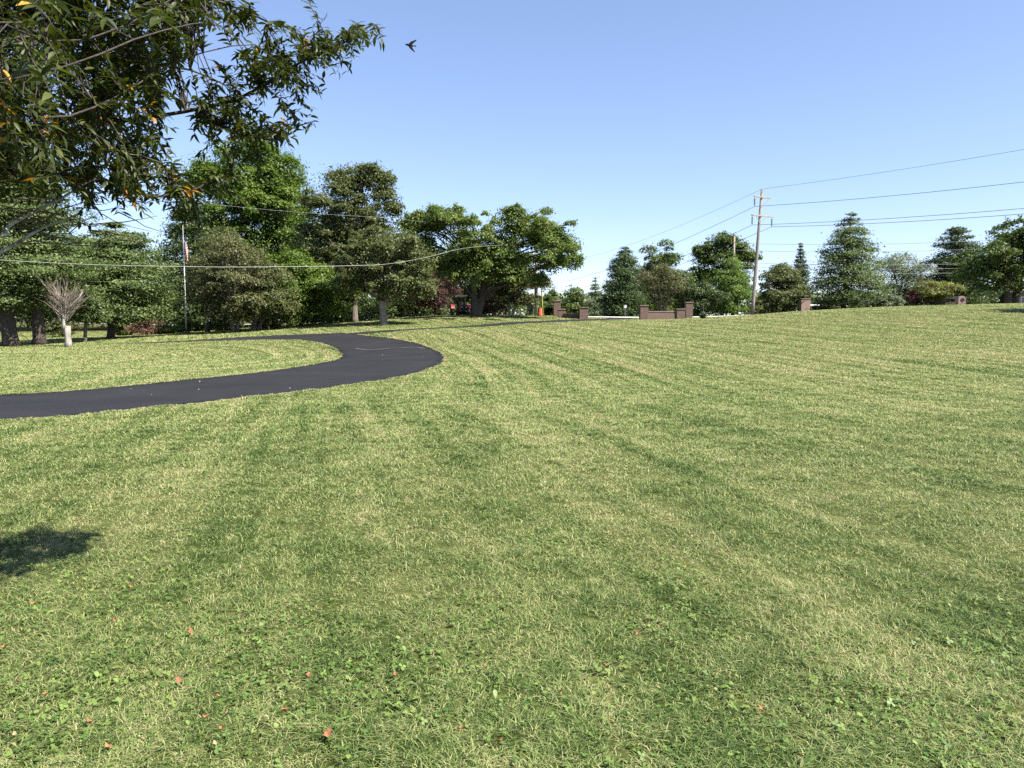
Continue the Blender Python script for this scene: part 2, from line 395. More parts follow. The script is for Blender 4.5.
# ------------------------------------------------------------------ grass
def vnoise(x, y, s, seed):
    g = np.random.default_rng(seed).random((64, 64)); x = x / s; y = y / s
    i = np.floor(x).astype(int); j = np.floor(y).astype(int); u = x - i; v = y - j; u = u*u*(3-2*u); v = v*v*(3-2*v)
    a = g[i % 64, j % 64]; b = g[(i+1) % 64, j % 64]; c = g[i % 64, (j+1) % 64]; d = g[(i+1) % 64, (j+1) % 64]
    return (a*(1-u)+b*u)*(1-v) + (c*(1-u)+d*u)*v
def grass(n, ya, yb, edge=None):
    # density falls with distance as Y^-1.5
    k = 1.7
    hw = lambda Y: .72 * Y + 1.9
    Y = np.empty(0)
    pr = lambda Y: Y ** (-k) * hw(Y)
    ys = np.linspace(ya, yb, 4000); cdf = np.cumsum(pr(ys)); cdf /= cdf[-1]
    Y = np.interp(RNG.random(n), cdf, ys); X = (RNG.random(n) * 2 - 1) * hw(Y)
    if edge is not None:
        X, Y = edge; n = len(X)
    jit = RNG.normal(0, .09 if edge is None else .03, n)
    keep = np.ones(n, bool)
    for pl in DRIVE_POLYS: keep &= ~inside(pl, X + jit, Y + jit * .5)
    fine = .6 * vnoise(X + 50, Y + 50, .07, 11) + .4 * vnoise(X + 9, Y + 30, .03, 12)
    if edge is None: keep &= (fine > .33 + .22 * (RNG.random(n) - .5)) | (Y > 14)
    X, Y = X[keep], Y[keep]; n = len(X)
    Zg = Z(X, Y)
    clump = vnoise(X, Y, .22, 1); patch = vnoise(X, Y, 1.1, 2)
    # mowing direction
    rx, ry = X - C_LAWN[0], Y - C_LAWN[1]; r = np.hypot(rx, ry); ii = np.hypot(X - C_ISL[0], Y - C_ISL[1]) < 15.2
    rx = np.where(ii, X - C_ISL[0], rx); ry = np.where(ii, Y - C_ISL[1], ry); r = np.hypot(rx, ry)
    tx, ty = -ry / r, rx / r
    sgn = np.sign(np.sin(r * 2 * math.pi / 1.9))
    scale = np.maximum(1, Y / 6.5) ** .75
    h = (.015 + .024 * RNG.random(n) ** 1.6) * (.45 + 1.1 * clump) * np.minimum(scale, 1.5)
    wd = (.002 + .0026 * RNG.random(n)) * np.maximum(1, Y / 4.5)
    az = RNG.random(n) * 2 * math.pi
    lean = .5 + 2.2 * RNG.random(n)
    lx = np.cos(az) * lean + tx * sgn * .3; ly = np.sin(az) * lean + ty * sgn * .3
    az2 = az + RNG.normal(0, .7, n); sx, sy = -np.sin(az2), np.cos(az2)
    base = np.stack([X, Y, Zg - .004], -1); side = np.stack([sx, sy, np.zeros(n)], -1) * wd[:, None]
    mid = base + np.stack([lx * h * .35, ly * h * .35, h * .62], -1)
    tip = base + np.stack([lx * h * 1.0, ly * h * 1.0, h * (1.0 - .25 * lean.clip(0, 1))], -1)
    V = np.stack([base - side * .5, base + side * .5, mid - side * .45, mid + side * .45, tip], 1)
    sh = np.clip(.5 + RNG.normal(0, .42, n) / (1 + np.maximum(Y - 6, 0) / 16) + (patch - .5) * .15 - (clump - .5) * .35, -.2, 1.3)
    # dry straws
    dry = RNG.random(n) * (1 + np.maximum(Y - 8, 0) / 10) < .04 + .09 * (vnoise(X, Y, .6, 5) > .62)
    if edge is not None:
        h = h * 1.35; wd = wd * 1.1; dry = RNG.random(n) < .25 + .5 * (vnoise(X, Y, .9, 21) > .5)
    sh = np.where(dry, .9 + .35 * RNG.random(n), sh)
    b = np.arange(n) * 5
    q = np.stack([b, b+1, b+3, b+2], -1); t3 = np.stack([b+2, b+3, b+4], -1)
    return V.reshape(-1, 3), q, t3, np.repeat(sh, 5)
V_, q_, t_, s_ = grass(2200000, 2.1, 72)
def edge_points(n):
    out = []
    for E_ in (Ro[20:185], Ri[20:185]):
        d = np.r_[0, np.cumsum(np.hypot(*np.diff(E_, axis=0).T))]; u = RNG.random(n) * d[-1]
        x = np.interp(u, d, E_[:, 0]); y = np.interp(u, d, E_[:, 1]); k = vnoise(x + 3, y + 7, .45, 31) - .5
        out.append(np.stack([x + RNG.normal(0, .07, n) + k * .12, y + RNG.normal(0, .07, n) + k * .12]))
    return np.hstack(out)
Ve, qe, te, se = grass(0, 2.1, 72, edge_points(70000))
q_ = np.vstack([q_, qe + len(V_)]); t_ = np.vstack([t_, te + len(V_)]); V_ = np.vstack([V_, Ve]); s_ = np.r_[s_, se]
tag(link('grass', np_mesh('grass', V_, [q_, t_], BLADE, {'shade': s_})), 'mown green and straw coloured lawn grass', 'grass', kind='stuff')

# broad-leaved weeds in the grass
WEED = leaf_mat('clover_leaf', (.05, .11, .022), (.165, .235, .055), .25, .5, .3)
def weeds():
    cen = [(-2.2, 3.9, .8), (-2.9, 4.4, .8), (-1.6, 3.3, .6), (-2.4, 3.0, .8), (-.8, 3.4, .5), (-.3, 3.2, .5), (-1.0, 3.0, .6), (.5, 2.9, .6), (1.3, 2.9, .5), (2.0, 3.2, .7), (1.9, 2.8, .5),
           (-3.6, 5.0, .7), (-.2, 4.0, .35), (1.0, 4.6, .4), (.9, 3.9, .3), (2.7, 3.8, .5), (-1.2, 3.9, .35), (.35, 5.4, .35), (-1.9, 2.7, .5)]
    V = []; F4 = []; S = []
    for cx, cy, rr in cen:
        for _ in range(int(620 * rr * rr + 90)):
            a = RNG.random() * 6.283; d = rr * (RNG.random() ** .6)
            x, y = cx + math.cos(a) * d, cy + math.sin(a) * d
            z = float(Z(x, y)) + .010 + .020 * RNG.random(); n_l = 3 if RNG.random() < .5 else 1
            s0 = RNG.random(); sz = (.0045 + .0055 * RNG.random()) * (1.35 if n_l == 1 else 1)
            a0 = RNG.random() * 6.283
            tilt = RNG.normal(0, .3, 2)
            for k in range(n_l):
                ak = a0 + k * 2.094; c, s = math.cos(ak), math.sin(ak)
                prof = [(0, 0), (.55, .55), (1.2, .75), (1.75, .45), (1.9, 0), (1.75, -.45), (1.2, -.75), (.55, -.55)]
                b = len(V)
                for u, v in prof:
                    dx, dy = (u*c - v*s) * sz, (u*s + v*c) * sz
                    V.append((x + dx, y + dy, z + dx * tilt[0] + dy * tilt[1] - abs(v) * sz * -.25)); S.append(s0)
                F4 += [(b, b+1, b+2, b+3), (b, b+3, b+4, b+5), (b, b+5, b+6, b+7)]
    return np_mesh('weeds', np.array(V), [np.array(F4)], WEED, {'shade': np.array(S)})
tag(link('weeds', weeds()), 'bright green clover and broad leaved weeds in the near lawn', 'weeds', kind='stuff')

# fallen leaves
FL = {'orange': mottled('leaf_orange', (.27, .085, .03), (.4, .17, .06), 60, .7, .2), 'tan': mottled('leaf_tan', (.24, .17, .10), (.33, .245, .15), 60, .8, .2),
      'rust': mottled('leaf_rust', (.17, .065, .03), (.29, .12, .06), 60, .8, .2)}
def leaf_mesh(name, mat, L=.05, W=.026, curl=.5):
    st = 6; v = []; f = []
    for i in range(st + 1):
        t = i / st; w_ = W * math.sin(math.pi * min(1, t ** .8 * .94 + .05)) ** 1.1; a = curl * (t - .5) * 2
        x = L * (t - .5); z = L * .5 * curl * ((t - .5) * 2) ** 2 + .004 * math.sin(t * 9 + W * 900)
        j_ = .003 * math.sin(i * 2.7 + L * 300); v += [(x, -w_ / 2 + j_, z + w_ * .6), (x, j_ * .6, z), (x, w_ / 2 + j_, z + w_ * .25)]
    for i in range(st):
        for k in range(2): f.append((i*3+k, i*3+k+1, i*3+4+k, i*3+3+k))
    return MB().add(v, f).mesh(name, mat, True)
LM = {k: leaf_mesh('fallen_leaf', m, .05, .028, .45 + .2 * i) for i, (k, m) in enumerate(FL.items())}
spots = [(32,610,'orange'),(131,593,'orange'),(116,628,'rust'),(235,661,'tan'),(231,678,'orange'),(218,705,'orange'),(45,702,'orange'),(222,737,'orange'),(215,755,'tan'),
         (90,732,'rust'),(107,757,'orange'),(307,685,'rust'),(395,685,'rust'),(485,675,'rust'),(327,745,'rust'),(460,737,'rust'),(500,750,'orange'),(706,731,'orange'),(761,719,'orange'),
         (607,675,'rust'),(650,630,'tan'),(637,641,'rust'),(75,590,'tan'),(190,640,'rust'),(160,655,'tan'),(60,660,'tan'),(20,690,'rust'),(140,700,'tan'),(285,720,'orange'),(250,640,'rust'),
         (5,655,'orange'),(345,640,'rust'),(560,700,'rust'),(15,745,'tan'),(180,690,'rust'),(205,727,'rust'),(228,722,'tan')]
LAB = {'orange': 'bright orange fallen leaf curled on the near lawn', 'tan': 'pale tan fallen leaf lying on the near lawn', 'rust': 'rust brown fallen leaf lying on the near lawn'}
def ground_hit(px, py, tmax=60):
    d = ray(px, py); t = np.arange(1.5, tmax, .01); p = np.array([0, 0, CZ]) + d * t[:, None]
    i = int(np.argmax(p[:, 2] < Z(p[:, 0], p[:, 1]))); return p[i]
for px, py, k in spots:
    h = ground_hit(px, py)
    o = link('fallen_leaf', LM[k]); o.location = (h[0], h[1], float(Z(h[0], h[1])) + .034)
    o.rotation_euler = (random.uniform(-.4, .4), random.uniform(-.4, .4), random.uniform(0, 6.28)); s = random.uniform(.42, .8); o.scale = (s, s * random.uniform(.6, 1.1), s)
    tag(o, LAB[k], 'leaf', 'fallen ' + k + ' leaves on the lawn')
for i in range(14):
    t = random.uniform(.12, .62); j = int(t * 199); u = random.uniform(.06, .94); p = Ri[j] * (1-u) + Ro[j] * u
    o = link('fallen_leaf', LM['tan']); o.location = (p[0], p[1], float(Z(p[0], p[1])) + .028); o.rotation_euler = (random.uniform(-.3, .3), random.uniform(-.3, .3), random.uniform(0, 6.28))
    tag(o, 'pale dry leaf lying on the black driveway', 'leaf', 'dry leaves on the driveway')

# ------------------------------------------------------------------ trees
def leaf_cloud(C, nrm, size, shade, aspect=.55):
    """rhombic leaf faces: centres C (n,3), normals nrm, length size (n)"""
    n = len(C); nrm = nrm / (np.linalg.norm(nrm, axis=1, keepdims=True) + 1e-9)
    a = RNG.normal(size=(n, 3)); t = a - nrm * (a * nrm).sum(1, keepdims=True); t /= np.linalg.norm(t, axis=1, keepdims=True) + 1e-9
    b = np.cross(nrm, t); s = size[:, None] * .5
    bend = nrm * s * RNG.uniform(-.35, .35, (n, 1))
    V = np.stack([C - t * s, C + b * s * aspect + bend, C + t * s, C - b * s * aspect + bend], 1)
    i = np.arange(n) * 4
    return V.reshape(-1, 3), np.stack([i, i+1, i+2, i+3], -1), np.repeat(shade, 4)
def crown_obj(parent, C, nrm, size, shade, mat, name='crown', aspect=.55):
    V, q, s = leaf_cloud(C, nrm, size, shade, aspect)
    return link(name, np_mesh(name, V, [q], mat, {'shade': s}), parent)
PROFILES = {'round': [(0, .45), (.2, .85), (.45, 1), (.7, .86), (.88, .55), (1, .12)],
            'tall': [(0, .4), (.15, .8), (.4, 1), (.65, .85), (.85, .52), (1, .1)],
            'flat': [(0, .35), (.25, .75), (.55, 1), (.8, .92), (.93, .6), (1, .25)],
            'egg': [(0, .75), (.15, 1), (.4, .95), (.7, .66), (.9, .3), (1, .06)],
            'bush': [(0, .85), (.25, 1), (.55, .93), (.8, .65), (1, .15)],
            'vase': [(0, .25), (.3, .55), (.6, .9), (.82, 1), (.95, .7), (1, .3)]}
def curve(p0, p1, sag, n=5, wob=.0):
    p0, p1 = Vector(p0), Vector(p1); L = (p1 - p0).length
    return [p0.lerp(p1, i / n) + Vector((random.gauss(0, wob) * L, random.gauss(0, wob) * L, sag * L * math.sin(math.pi * i / n) + random.gauss(0, wob) * L)) * (0 if i in (0, n) else 1) for i in range(n + 1)]
LEAFK = 2.6; SIZEK = 1.12
def tree(name, label, px, Y, x0, x1, ytop, ybot, mat, prof='round', leaves=9000, size=.19, clumps=70, bark=BARK, trunk_r=.25, lean=0.0, droop=.0, fill=.55, flat=.75,
         shell=.55, cat='tree', stems=1, depth=None, group=None, part='trunk', fork=.55, cscale=1.0, spread=.35, foot=1.3, lobes=None, sprigs=1.0):
    leaves = int(leaves * LEAFK); size *= SIZEK
    bx, by, bz = ground(px, Y)
    root = empty(name, (bx, by, bz - .03), label, cat, group)
    cx = float(P((x0 + x1) / 2, 320, Y)[0]) - bx; rw = (x1 - x0) / 2 / F * Y; rd = depth if depth else rw
    zt = float(P(px, ytop, Y)[2]) - bz; zb = max(float(P(px, ybot, Y)[2]) - bz, .05); H = zt - zb
    pr = PROFILES[prof]; pt = np.array([a for a, _ in pr]); pv = np.array([b for _, b in pr])
    ph = RNG.random(4) * 6.28
    def env(t, a): return np.interp(t, pt, pv) * min(1.12, 1.08 * (1 + .2 * math.sin(2 * a + ph[0]) + .17 * math.sin(3 * a + ph[1] + 5 * t) + .17 * math.sin(5 * t * 3 + ph[2] + a)))
    cs = []; tries = 0; cr0 = cscale * .95 * (rw * rw * H) ** (1/3) / clumps ** (1/3)
    if lobes:
        mY = Y / F; wl = np.array([(l[2] * l[3]) ** .8 for l in lobes]); wl /= wl.sum()
        L3 = [(float(P(l[0], 320, Y)[0]) - bx, float(P(px, l[1], Y)[2]) - bz, l[2] * mY, l[3] * mY) for l in lobes]
        area = sum(l[2] * l[3] for l in L3); cr0 = cscale * 1.25 * math.sqrt(area / clumps)
        for q in RNG.choice(len(L3), int(clumps * .62), p=wl):
            lx, lz, ax, az = L3[q]; d = RNG.normal(size=3); d /= np.linalg.norm(d); k = random.random() ** .45; ad = max(ax * .8, 1.0)
            rr_ = min(cr0 * 1.15, az * 1.1) * random.uniform(.6, 1.25)
            c = np.array([lx + d[0] * k * max(ax - rr_ * .7, .05), d[1] * k * ad + random.gauss(0, .9), lz + d[2] * k * max(az - rr_ * .5, .03)])
            cs.append((c, rr_))
    while len(cs) < clumps and tries < clumps * 30:
        tries += 1
        t = random.random(); a = random.random() * 6.283; q = 1 - (1 - shell) * random.random() ** 1.3 if random.random() > .25 else random.random() * shell
        e = max(env(t, a), .05)
        c = np.array([cx + math.cos(a) * (rw * e - cr0 * .55) * q, math.sin(a) * (rd * e - cr0 * .55) * q, zb + t * H * .96 - droop * rw * q * q])
        if any(np.linalg.norm((c - d) * (1, 1, 1.3)) < cr0 * .8 for d, _ in cs): continue
        if lobes and not any(((c[0] - l[0]) / (l[2] * 1.15)) ** 2 + ((c[2] - l[1]) / (l[3] * 1.25)) ** 2 < 1 for l in L3): continue
        cs.append((c, cr0 * random.uniform(.5, 1.25) * (.85 if lobes else 1)))
    # wood
    mb = MB(); top = np.array([cx * .8 + lean, 0, zb + H * .62]); fz = zb * fork + .02 * H if zb > .6 else .2 * zt
    bases = []
    for k in range(stems):
        a = k * 6.283 / stems + .5; off = Vector((math.cos(a), math.sin(a) * .6, 0)) * (0 if stems == 1 else trunk_r * foot)
        spl = Vector((math.cos(a), math.sin(a), 0)) * (0 if stems == 1 else spread * rw)
        p0 = off; p2 = Vector(top) + spl; p1 = p0.lerp(p2, .45) + Vector((random.gauss(0, .04) * rw, 0, 0))
        pts = [p0, p0 + (p1 - p0) * .08, p0.lerp(p1, .55), p1, p1.lerp(p2, .55), p2]
        mb.tube(pts, [trunk_r * 1.45, trunk_r * 1.05, trunk_r * .88, trunk_r * .68, trunk_r * .42, trunk_r * .14], 9)
        bases.append(pts)
    for c, r_ in cs[:min(len(cs), 46)]:
        pts = random.choice(bases); zz = c[2] - .42 * math.hypot(c[0] - cx, c[1]) - .1 * H
        lo = max(fz, pts[0].z); zz = min(max(zz, lo), pts[-1].z * .97)
        for i in range(len(pts) - 1):
            if pts[i].z <= zz <= pts[i+1].z or i == len(pts) - 2:
                u = min(max((zz - pts[i].z) / max(pts[i+1].z - pts[i].z, 1e-6), 0), 1); s0 = pts[i].lerp(pts[i+1], u); break
        rb_ = trunk_r * .34 * (1 - .55 * max(0, (zz - fz) / max(zt - fz, .1)))
        cp = curve(s0, c, .09, 5, .025)
        mb.tube(cp, [rb_ * (1 - .82 * i / 5) for i in range(6)], 5, cap=False)
        for _ in range(2):
            e = Vector(c) + Vector(RNG.normal(0, .6, 3)) * r_
            mb.tube([cp[3], cp[3].lerp(e, .5), e], [rb_ * .35, rb_ * .22, rb_ * .06], 4, cap=False)
    mb.build(part, bark, root, True)
    # leaves
    wts = np.array([r_ ** 2 for _, r_ in cs]); cnt = np.maximum(70, (leaves * wts / wts.sum()).astype(int))
    Cs = []; Ns = []; Ss = []
    for (c, r_), n in zip(cs, cnt):
        d = RNG.normal(size=(n, 3)); d /= np.linalg.norm(d, axis=1, keepdims=True)
        d[:, 2] = np.where(d[:, 2] < -.25, -d[:, 2], d[:, 2])
        rr = (fill + (1 - fill) * RNG.random(n) ** .5)[:, None] * (1 + .22 * np.sin(d[:, :1] * 5 + c[0] * 3) * np.cos(d[:, 1:2] * 6 + c[1] * 2))
        stray = RNG.random((n, 1)) < .12; rr = np.where(stray, rr * RNG.uniform(1.0, 1.4, (n, 1)), rr)
        Cs.append(c + d * rr * r_ * np.array([1.12, 1.12, flat]))
        out = (c - np.array([cx, 0, zb + H * .4])); out = out / (np.linalg.norm(out) + 1e-6)
        Ns.append(d * .6 + out * .25 + np.array([0, 0, .45]) + RNG.normal(0, .55, (n, 3)))
        Ss.append(np.clip(random.gauss(.45, .17) + RNG.normal(0, .2, n), 0, 1))
    if lobes:      # leaves spread through the whole lobe, between the clumps
        n = int(leaves * .38); q = RNG.choice(len(L3), n, p=wl); d = RNG.normal(size=(n, 3)); d /= np.linalg.norm(d, axis=1, keepdims=True); k = RNG.random((n, 1)) ** .4
        La = np.array(L3)[q]; d = d * k * (1 + .12 * RNG.normal(size=(n, 1)))
        Cs.append(np.stack([La[:, 0] + d[:, 0] * La[:, 2], d[:, 1] * np.maximum(La[:, 2] * .9, 1.0) + RNG.normal(0, .4, n), La[:, 1] + d[:, 2] * La[:, 3]], -1))
        Ns.append(d * .6 + np.array([0, 0, .45]) + RNG.normal(0, .55, (n, 3))); Ss.append(np.clip(RNG.normal(.45, .25, n), 0, 1))
    # loose sprigs that break the outline
    cen = np.array([cx, 0, zb + H * .42])
    for _ in range(int(clumps * .9 * sprigs)):
        c, r_ = random.choice(cs); o = (c - cen) / np.array([rw, rd, H * .6]); on = np.linalg.norm(o)
        if on < .45: continue
        o = o / on + RNG.normal(0, .35, 3); o /= np.linalg.norm(o); n = random.randint(14, 34); Lg = r_ * random.uniform(.5, 1.1)
        u = RNG.random((n, 1)); st = c + o * r_ * .75
        Cs.append(st + o * u * Lg + np.array([0, 0, -.25]) * u * u * Lg + RNG.normal(0, size * .55, (n, 3))); Ns.append(RNG.normal(0, .6, (n, 3)) + np.array([0, 0, .5])); Ss.append(np.clip(random.gauss(.5, .2) + RNG.normal(0, .2, n), 0, 1))
    C = np.vstack(Cs); S = np.concatenate(Ss); Nn = np.vstack(Ns)
    k = C[:, 2] > .02
    C, S, Nn = C[k], S[k], Nn[k]
    crown_obj(root, C, Nn, size * RNG.uniform(.65, 1.35, len(C)), S, mat)
    return root
def conifer(name, label, px, Y, x0, x1, ytop, ybot, mat, tiers=26, per=9, leaves=12000, size=.2, prof=None, bark=BARK_D, trunk_r=.22, droop=.18, sparse=0.0, up=.0, group=None, gap=.0, vs=.38):
    leaves = int(leaves * LEAFK); size *= SIZEK
    bx, by, bz = ground(px, Y); root = empty(name, (bx, by, bz - .03), label, 'tree', group)
    cx = float(P((x0 + x1) / 2, 320, Y)[0]) - bx; rw = (x1 - x0) / 2 / F * Y
    zt = float(P(px, ytop, Y)[2]) - bz; zb = max(float(P(px, ybot, Y)[2]) - bz, .1); H = zt - zb
    prof = prof or [(0, .82), (.12, 1), (.35, .8), (.65, .48), (.88, .2), (1, .03)]
    pt = np.array([a for a, _ in prof]); pv = np.array([b for _, b in prof])
    mb = MB(); tp = [Vector((cx * u, random.gauss(0, .03), zt * u)) for u in (0, .04, .3, .6, .85, 1)]
    mb.tube(tp, [trunk_r * 1.4, trunk_r, trunk_r * .8, trunk_r * .5, trunk_r * .22, .02], 8)
    br = []; 
    for i in range(tiers):
        t = (i + random.random() * .6) / tiers; z = zb + t * H
        for k in range(per):
            if random.random() < sparse: continue
            a = random.random() * 6.283; L = rw * np.interp(t, pt, pv) * random.uniform(.72, 1.1)
            p0 = Vector((cx * z / zt, 0, z)); dirn = Vector((math.cos(a), math.sin(a), 0))
            p1 = p0 + dirn * L * .55 + Vector((0, 0, (up - droop * .35) * L)); p2 = p0 + dirn * L + Vector((0, 0, (up * 1.6 - droop) * L))
            br.append((p0, p1, p2, L))
            if (i + k) % 2 == 0: mb.tube([p0, p1, p2], [trunk_r * .16 + .01, trunk_r * .1 + .006, .006], 4, cap=False)
    mb.build('trunk', bark, root, True)
    Ls = np.array([b[3] for b in br]) + .15; cnt = np.maximum(6, (leaves * Ls ** 1.4 / (Ls ** 1.4).sum()).astype(int))
    Cs, Ns, Ss = [], [], []
    for (p0, p1, p2, L), n in zip(br, cnt):
        u = (gap + (1 - gap) * RNG.random(n) ** .6)[:, None]
        p = np.array(p0) * (1-u)**2 + 2 * np.array(p1) * u * (1-u) + np.array(p2) * u * u
        wd = (.09 + .26 * L * np.sin(np.pi * np.clip(u * .8 + .15, 0, 1)))
        off = RNG.normal(0, 1, (n, 3)) * wd * np.array([1, 1, vs])
        Cs.append(p + off)
        Ns.append(RNG.normal(0, .5, (n, 3)) + np.array([0, 0, .75]) + np.array((p2 - p0).normalized()) * .4)
        Ss.append(np.clip(random.gauss(.42, .15) + RNG.normal(0, .18, n), 0, 1))
    C = np.vstack(Cs); k = C[:, 2] > .02
    crown_obj(root, C[k], np.vstack(Ns)[k], (size * RNG.uniform(.6, 1.4, len(C)))[k], np.concatenate(Ss)[k], mat, aspect=.4)
    return root

LMAT = dict(
    bright=leaf_mat('leaf_bright_green', (.056, .10, .015), (.14, .20, .034), .38),
    mid=leaf_mat('leaf_mid_green', (.042, .072, .014), (.11, .15, .032), .32),
    olive=leaf_mat('leaf_olive', (.048, .064, .018), (.13, .15, .05), .3),
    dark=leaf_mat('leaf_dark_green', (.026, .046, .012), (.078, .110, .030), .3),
    blue=leaf_mat('leaf_blue_green', (.032, .058, .019), (.098, .138, .048), .28),
    pine=leaf_mat('leaf_pine', (.052, .082, .024), (.155, .20, .068), .28),
    brown=leaf_mat('leaf_brownish', (.054, .062, .022), (.13, .135, .052), .3),
    wine=leaf_mat('leaf_wine', (.045, .02, .02), (.105, .055, .045), .3),
    pale=leaf_mat('leaf_pale', (.09, .12, .06), (.2, .235, .13), .3),
    lime=leaf_mat('leaf_lime', (.066, .118, .02), (.155, .225, .05), .38),
    sungold=leaf_mat('leaf_yellow_green', (.052, .09, .017), (.175, .22, .052), .35),
    yellow=leaf_mat('leaf_yellow', (.085, .10, .022), (.22, .225, .055), .3),
    russet=leaf_mat('leaf_russet', (.10, .055, .035), (.2, .115, .075), .3),
    red=leaf_mat('leaf_red', (.085, .032, .026), (.16, .07, .05), .3))

# --- left: pines, snag, wood edge
conifer('pine_tree', 'wide dark trunked pine at the left end of the lawn, green boughs over bare trunk', 10, 44, -80, 62, 150, 312, LMAT['pine'], 11, 10, 15000, .17,
        [(0, .9), (.3, 1), (.6, .8), (1, .3)], BARK_D, .42, .10, 0, .14, vs=.26)
conifer('pine_tree', 'second dark trunked pine just left of the white dead tree', 38, 45.5, -20, 92, 165, 308, LMAT['pine'], 11, 10, 13000, .17,
        [(0, .9), (.3, 1), (.6, .8), (1, .3)], BARK_D, .36, .10, 0, .14, vs=.26)
conifer('pine_tree', 'soft light green pine left of the flagpole with low sweeping boughs', 110, 53, 62, 178, 222, 322, LMAT['pine'], 14, 12, 20000, .19,
        [(0, .85), (.3, 1), (.55, .82), (.8, .5), (1, .12)], BARK_D, .26, .10, 0, .15, vs=.26)
conifer('pine_tree', 'small thin stemmed pine between the white dead tree and the larger light green pine', 84, 48, 64, 108, 290, 322, LMAT['pine'], 9, 8, 3500, .14,
        [(0, .8), (.4, 1), (.8, .6), (1, .2)], BARK, .12, .05, 0, .1)
# white snag
bx, by, bz = ground(67, 42.5)
sn = empty('dead_tree', (bx, by, bz), 'white barked dead tree with bare upright branches and cut stump side', 'tree')
mb = MB(); k_ = 46 / F
mb.tube([(0, 0, -.05), (.02, 0, .2), (.0, 0, .5), (.03, 0, .98)], [.19, .155, .14, .13], 9)
mb.tube([(-.04, .03, .5), (-.16, .0, 1.0), (-.14, 0, 1.7), (-.02, 0, 2.6)], [.10, .085, .06, .02], 7)
mb.tube([(-.08, .02, .75), (-.36, .05, 1.3), (-.42, .1, 2.0), (-.55, .1, 2.7)], [.07, .05, .035, .012], 6)
mb.tube([(-.15, 0, 1.55), (.3, -.1, 1.9), (.72, -.1, 2.3), (.88, -.1, 2.55)], [.06, .05, .04, .012], 6)
mb.build('trunk', BARK_P, sn, True)
sn.scale = (1.15, 1.15, 1.2)
mb = MB()
for _ in range(120):
    a = random.uniform(-1, 1); s0 = Vector((random.uniform(-.35, .15), random.uniform(-.1, .1), random.uniform(1.2, 2.2)))
    e = s0 + Vector((a * .9 + random.gauss(0, .15), random.uniform(-.5, .5), random.uniform(.25, 1.35))); m_ = s0.lerp(e, .5) + Vector((a * .08, 0, .06))
    mb.tube([s0, m_, e], [.012, .008, .003], 4, cap=False); e2 = e + Vector((random.gauss(0, .2), random.gauss(0, .2), random.uniform(.05, .3))); mb.tube([m_, m_.lerp(e2, .5) + Vector((.03, 0, .05)), e2], [.007, .005, .002], 4, cap=False)
mb.build('twigs', BARK_T, sn)

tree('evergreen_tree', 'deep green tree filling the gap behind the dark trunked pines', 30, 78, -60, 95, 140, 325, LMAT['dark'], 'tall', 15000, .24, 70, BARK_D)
tree('evergreen_tree', 'deep green tree behind the light green pine, left of the flagpole', 118, 80, 70, 185, 240, 325, LMAT['blue'], 'round', 9000, .22, 50, BARK_D)
conifer('spruce_tree', 'tall dark evergreen directly behind the flagpole', 196, 70, 152, 240, 196, 328, LMAT['dark'], 28, 10, 15000, .22, [(0, .9), (.3, 1), (.6, .75), (.85, .45), (1, .12)])
tree('maple_tree', 'tallest bright green maple rising behind the flagpole', 240, 74, 182, 322, 138, 326, LMAT['bright'], 'egg', 30000, .21, 170, BARK_D, .35, lobes=[(250,152,32,14),(215,176,28,22),(252,190,46,30),(285,176,26,22),(275,207,38,30),(222,226,40,30),(262,252,40,32),(300,232,24,26),(240,290,40,26)])
tree('maple_tree', 'darker green tree crown showing behind the right shoulder of the tallest maple', 290, 82, 250, 330, 150, 322, LMAT['mid'], 'tall', 12000, .22, 60, BARK_D, .3)
tree('dark_tree', 'dark trunked tree right of the flagpole under the brownish crown', 207, 60, 190, 262, 232, 316, LMAT['olive'], 'round', 7500, .15, 55, BARK_D, .19)
tree('crabapple_tree', 'brownish multi stemmed crabapple at the wood edge right of the flagpole', 234, 55, 190, 278, 236, 318, LMAT['brown'], 'round', 10500, .13, 70, BARK, .12, stems=3)
tree('crabapple_tree', 'olive multi stemmed tree beside the brownish crabapple', 254, 56, 238, 305, 262, 318, LMAT['olive'], 'round', 8500, .13, 55, BARK, .13, stems=3)
tree('young_maple', 'low bright green maple boughs right of the crabapples', 300, 60, 258, 352, 250, 322, LMAT['bright'], 'bush', 13000, .17, 70, BARK_D, .16)
tree('tall_tree', 'tall olive tree with thin open top behind the grey trunked tree', 355, 62, 300, 404, 164, 318, LMAT['olive'], 'tall', 20000, .16, 140, BARK, .25, fill=.4, shell=.5, lobes=[(350,180,30,15),(374,178,20,13),(338,206,38,22),(386,196,15,14),(328,242,34,28),(372,226,30,22),(396,210,8,8),(340,278,34,22),(366,168,10,5),(388,180,10,7)])
tree('elm_tree', 'grey trunked olive tree standing alone on the lawn near the driveway bend', 384, 55, 328, 434, 228, 300, LMAT['olive'], 'flat', 22000, .135, 140, BARK_T, .27, fork=.75, lobes=[(388,246,36,20),(414,262,22,20),(364,266,30,22),(400,286,28,17),(424,286,14,14),(350,283,16,12)])
tree('elm_tree', 'dark tree in the shade behind the grey trunked tree', 330, 70, 285, 400, 215, 326, LMAT['dark'], 'bush', 12000, .2, 60, BARK_D)
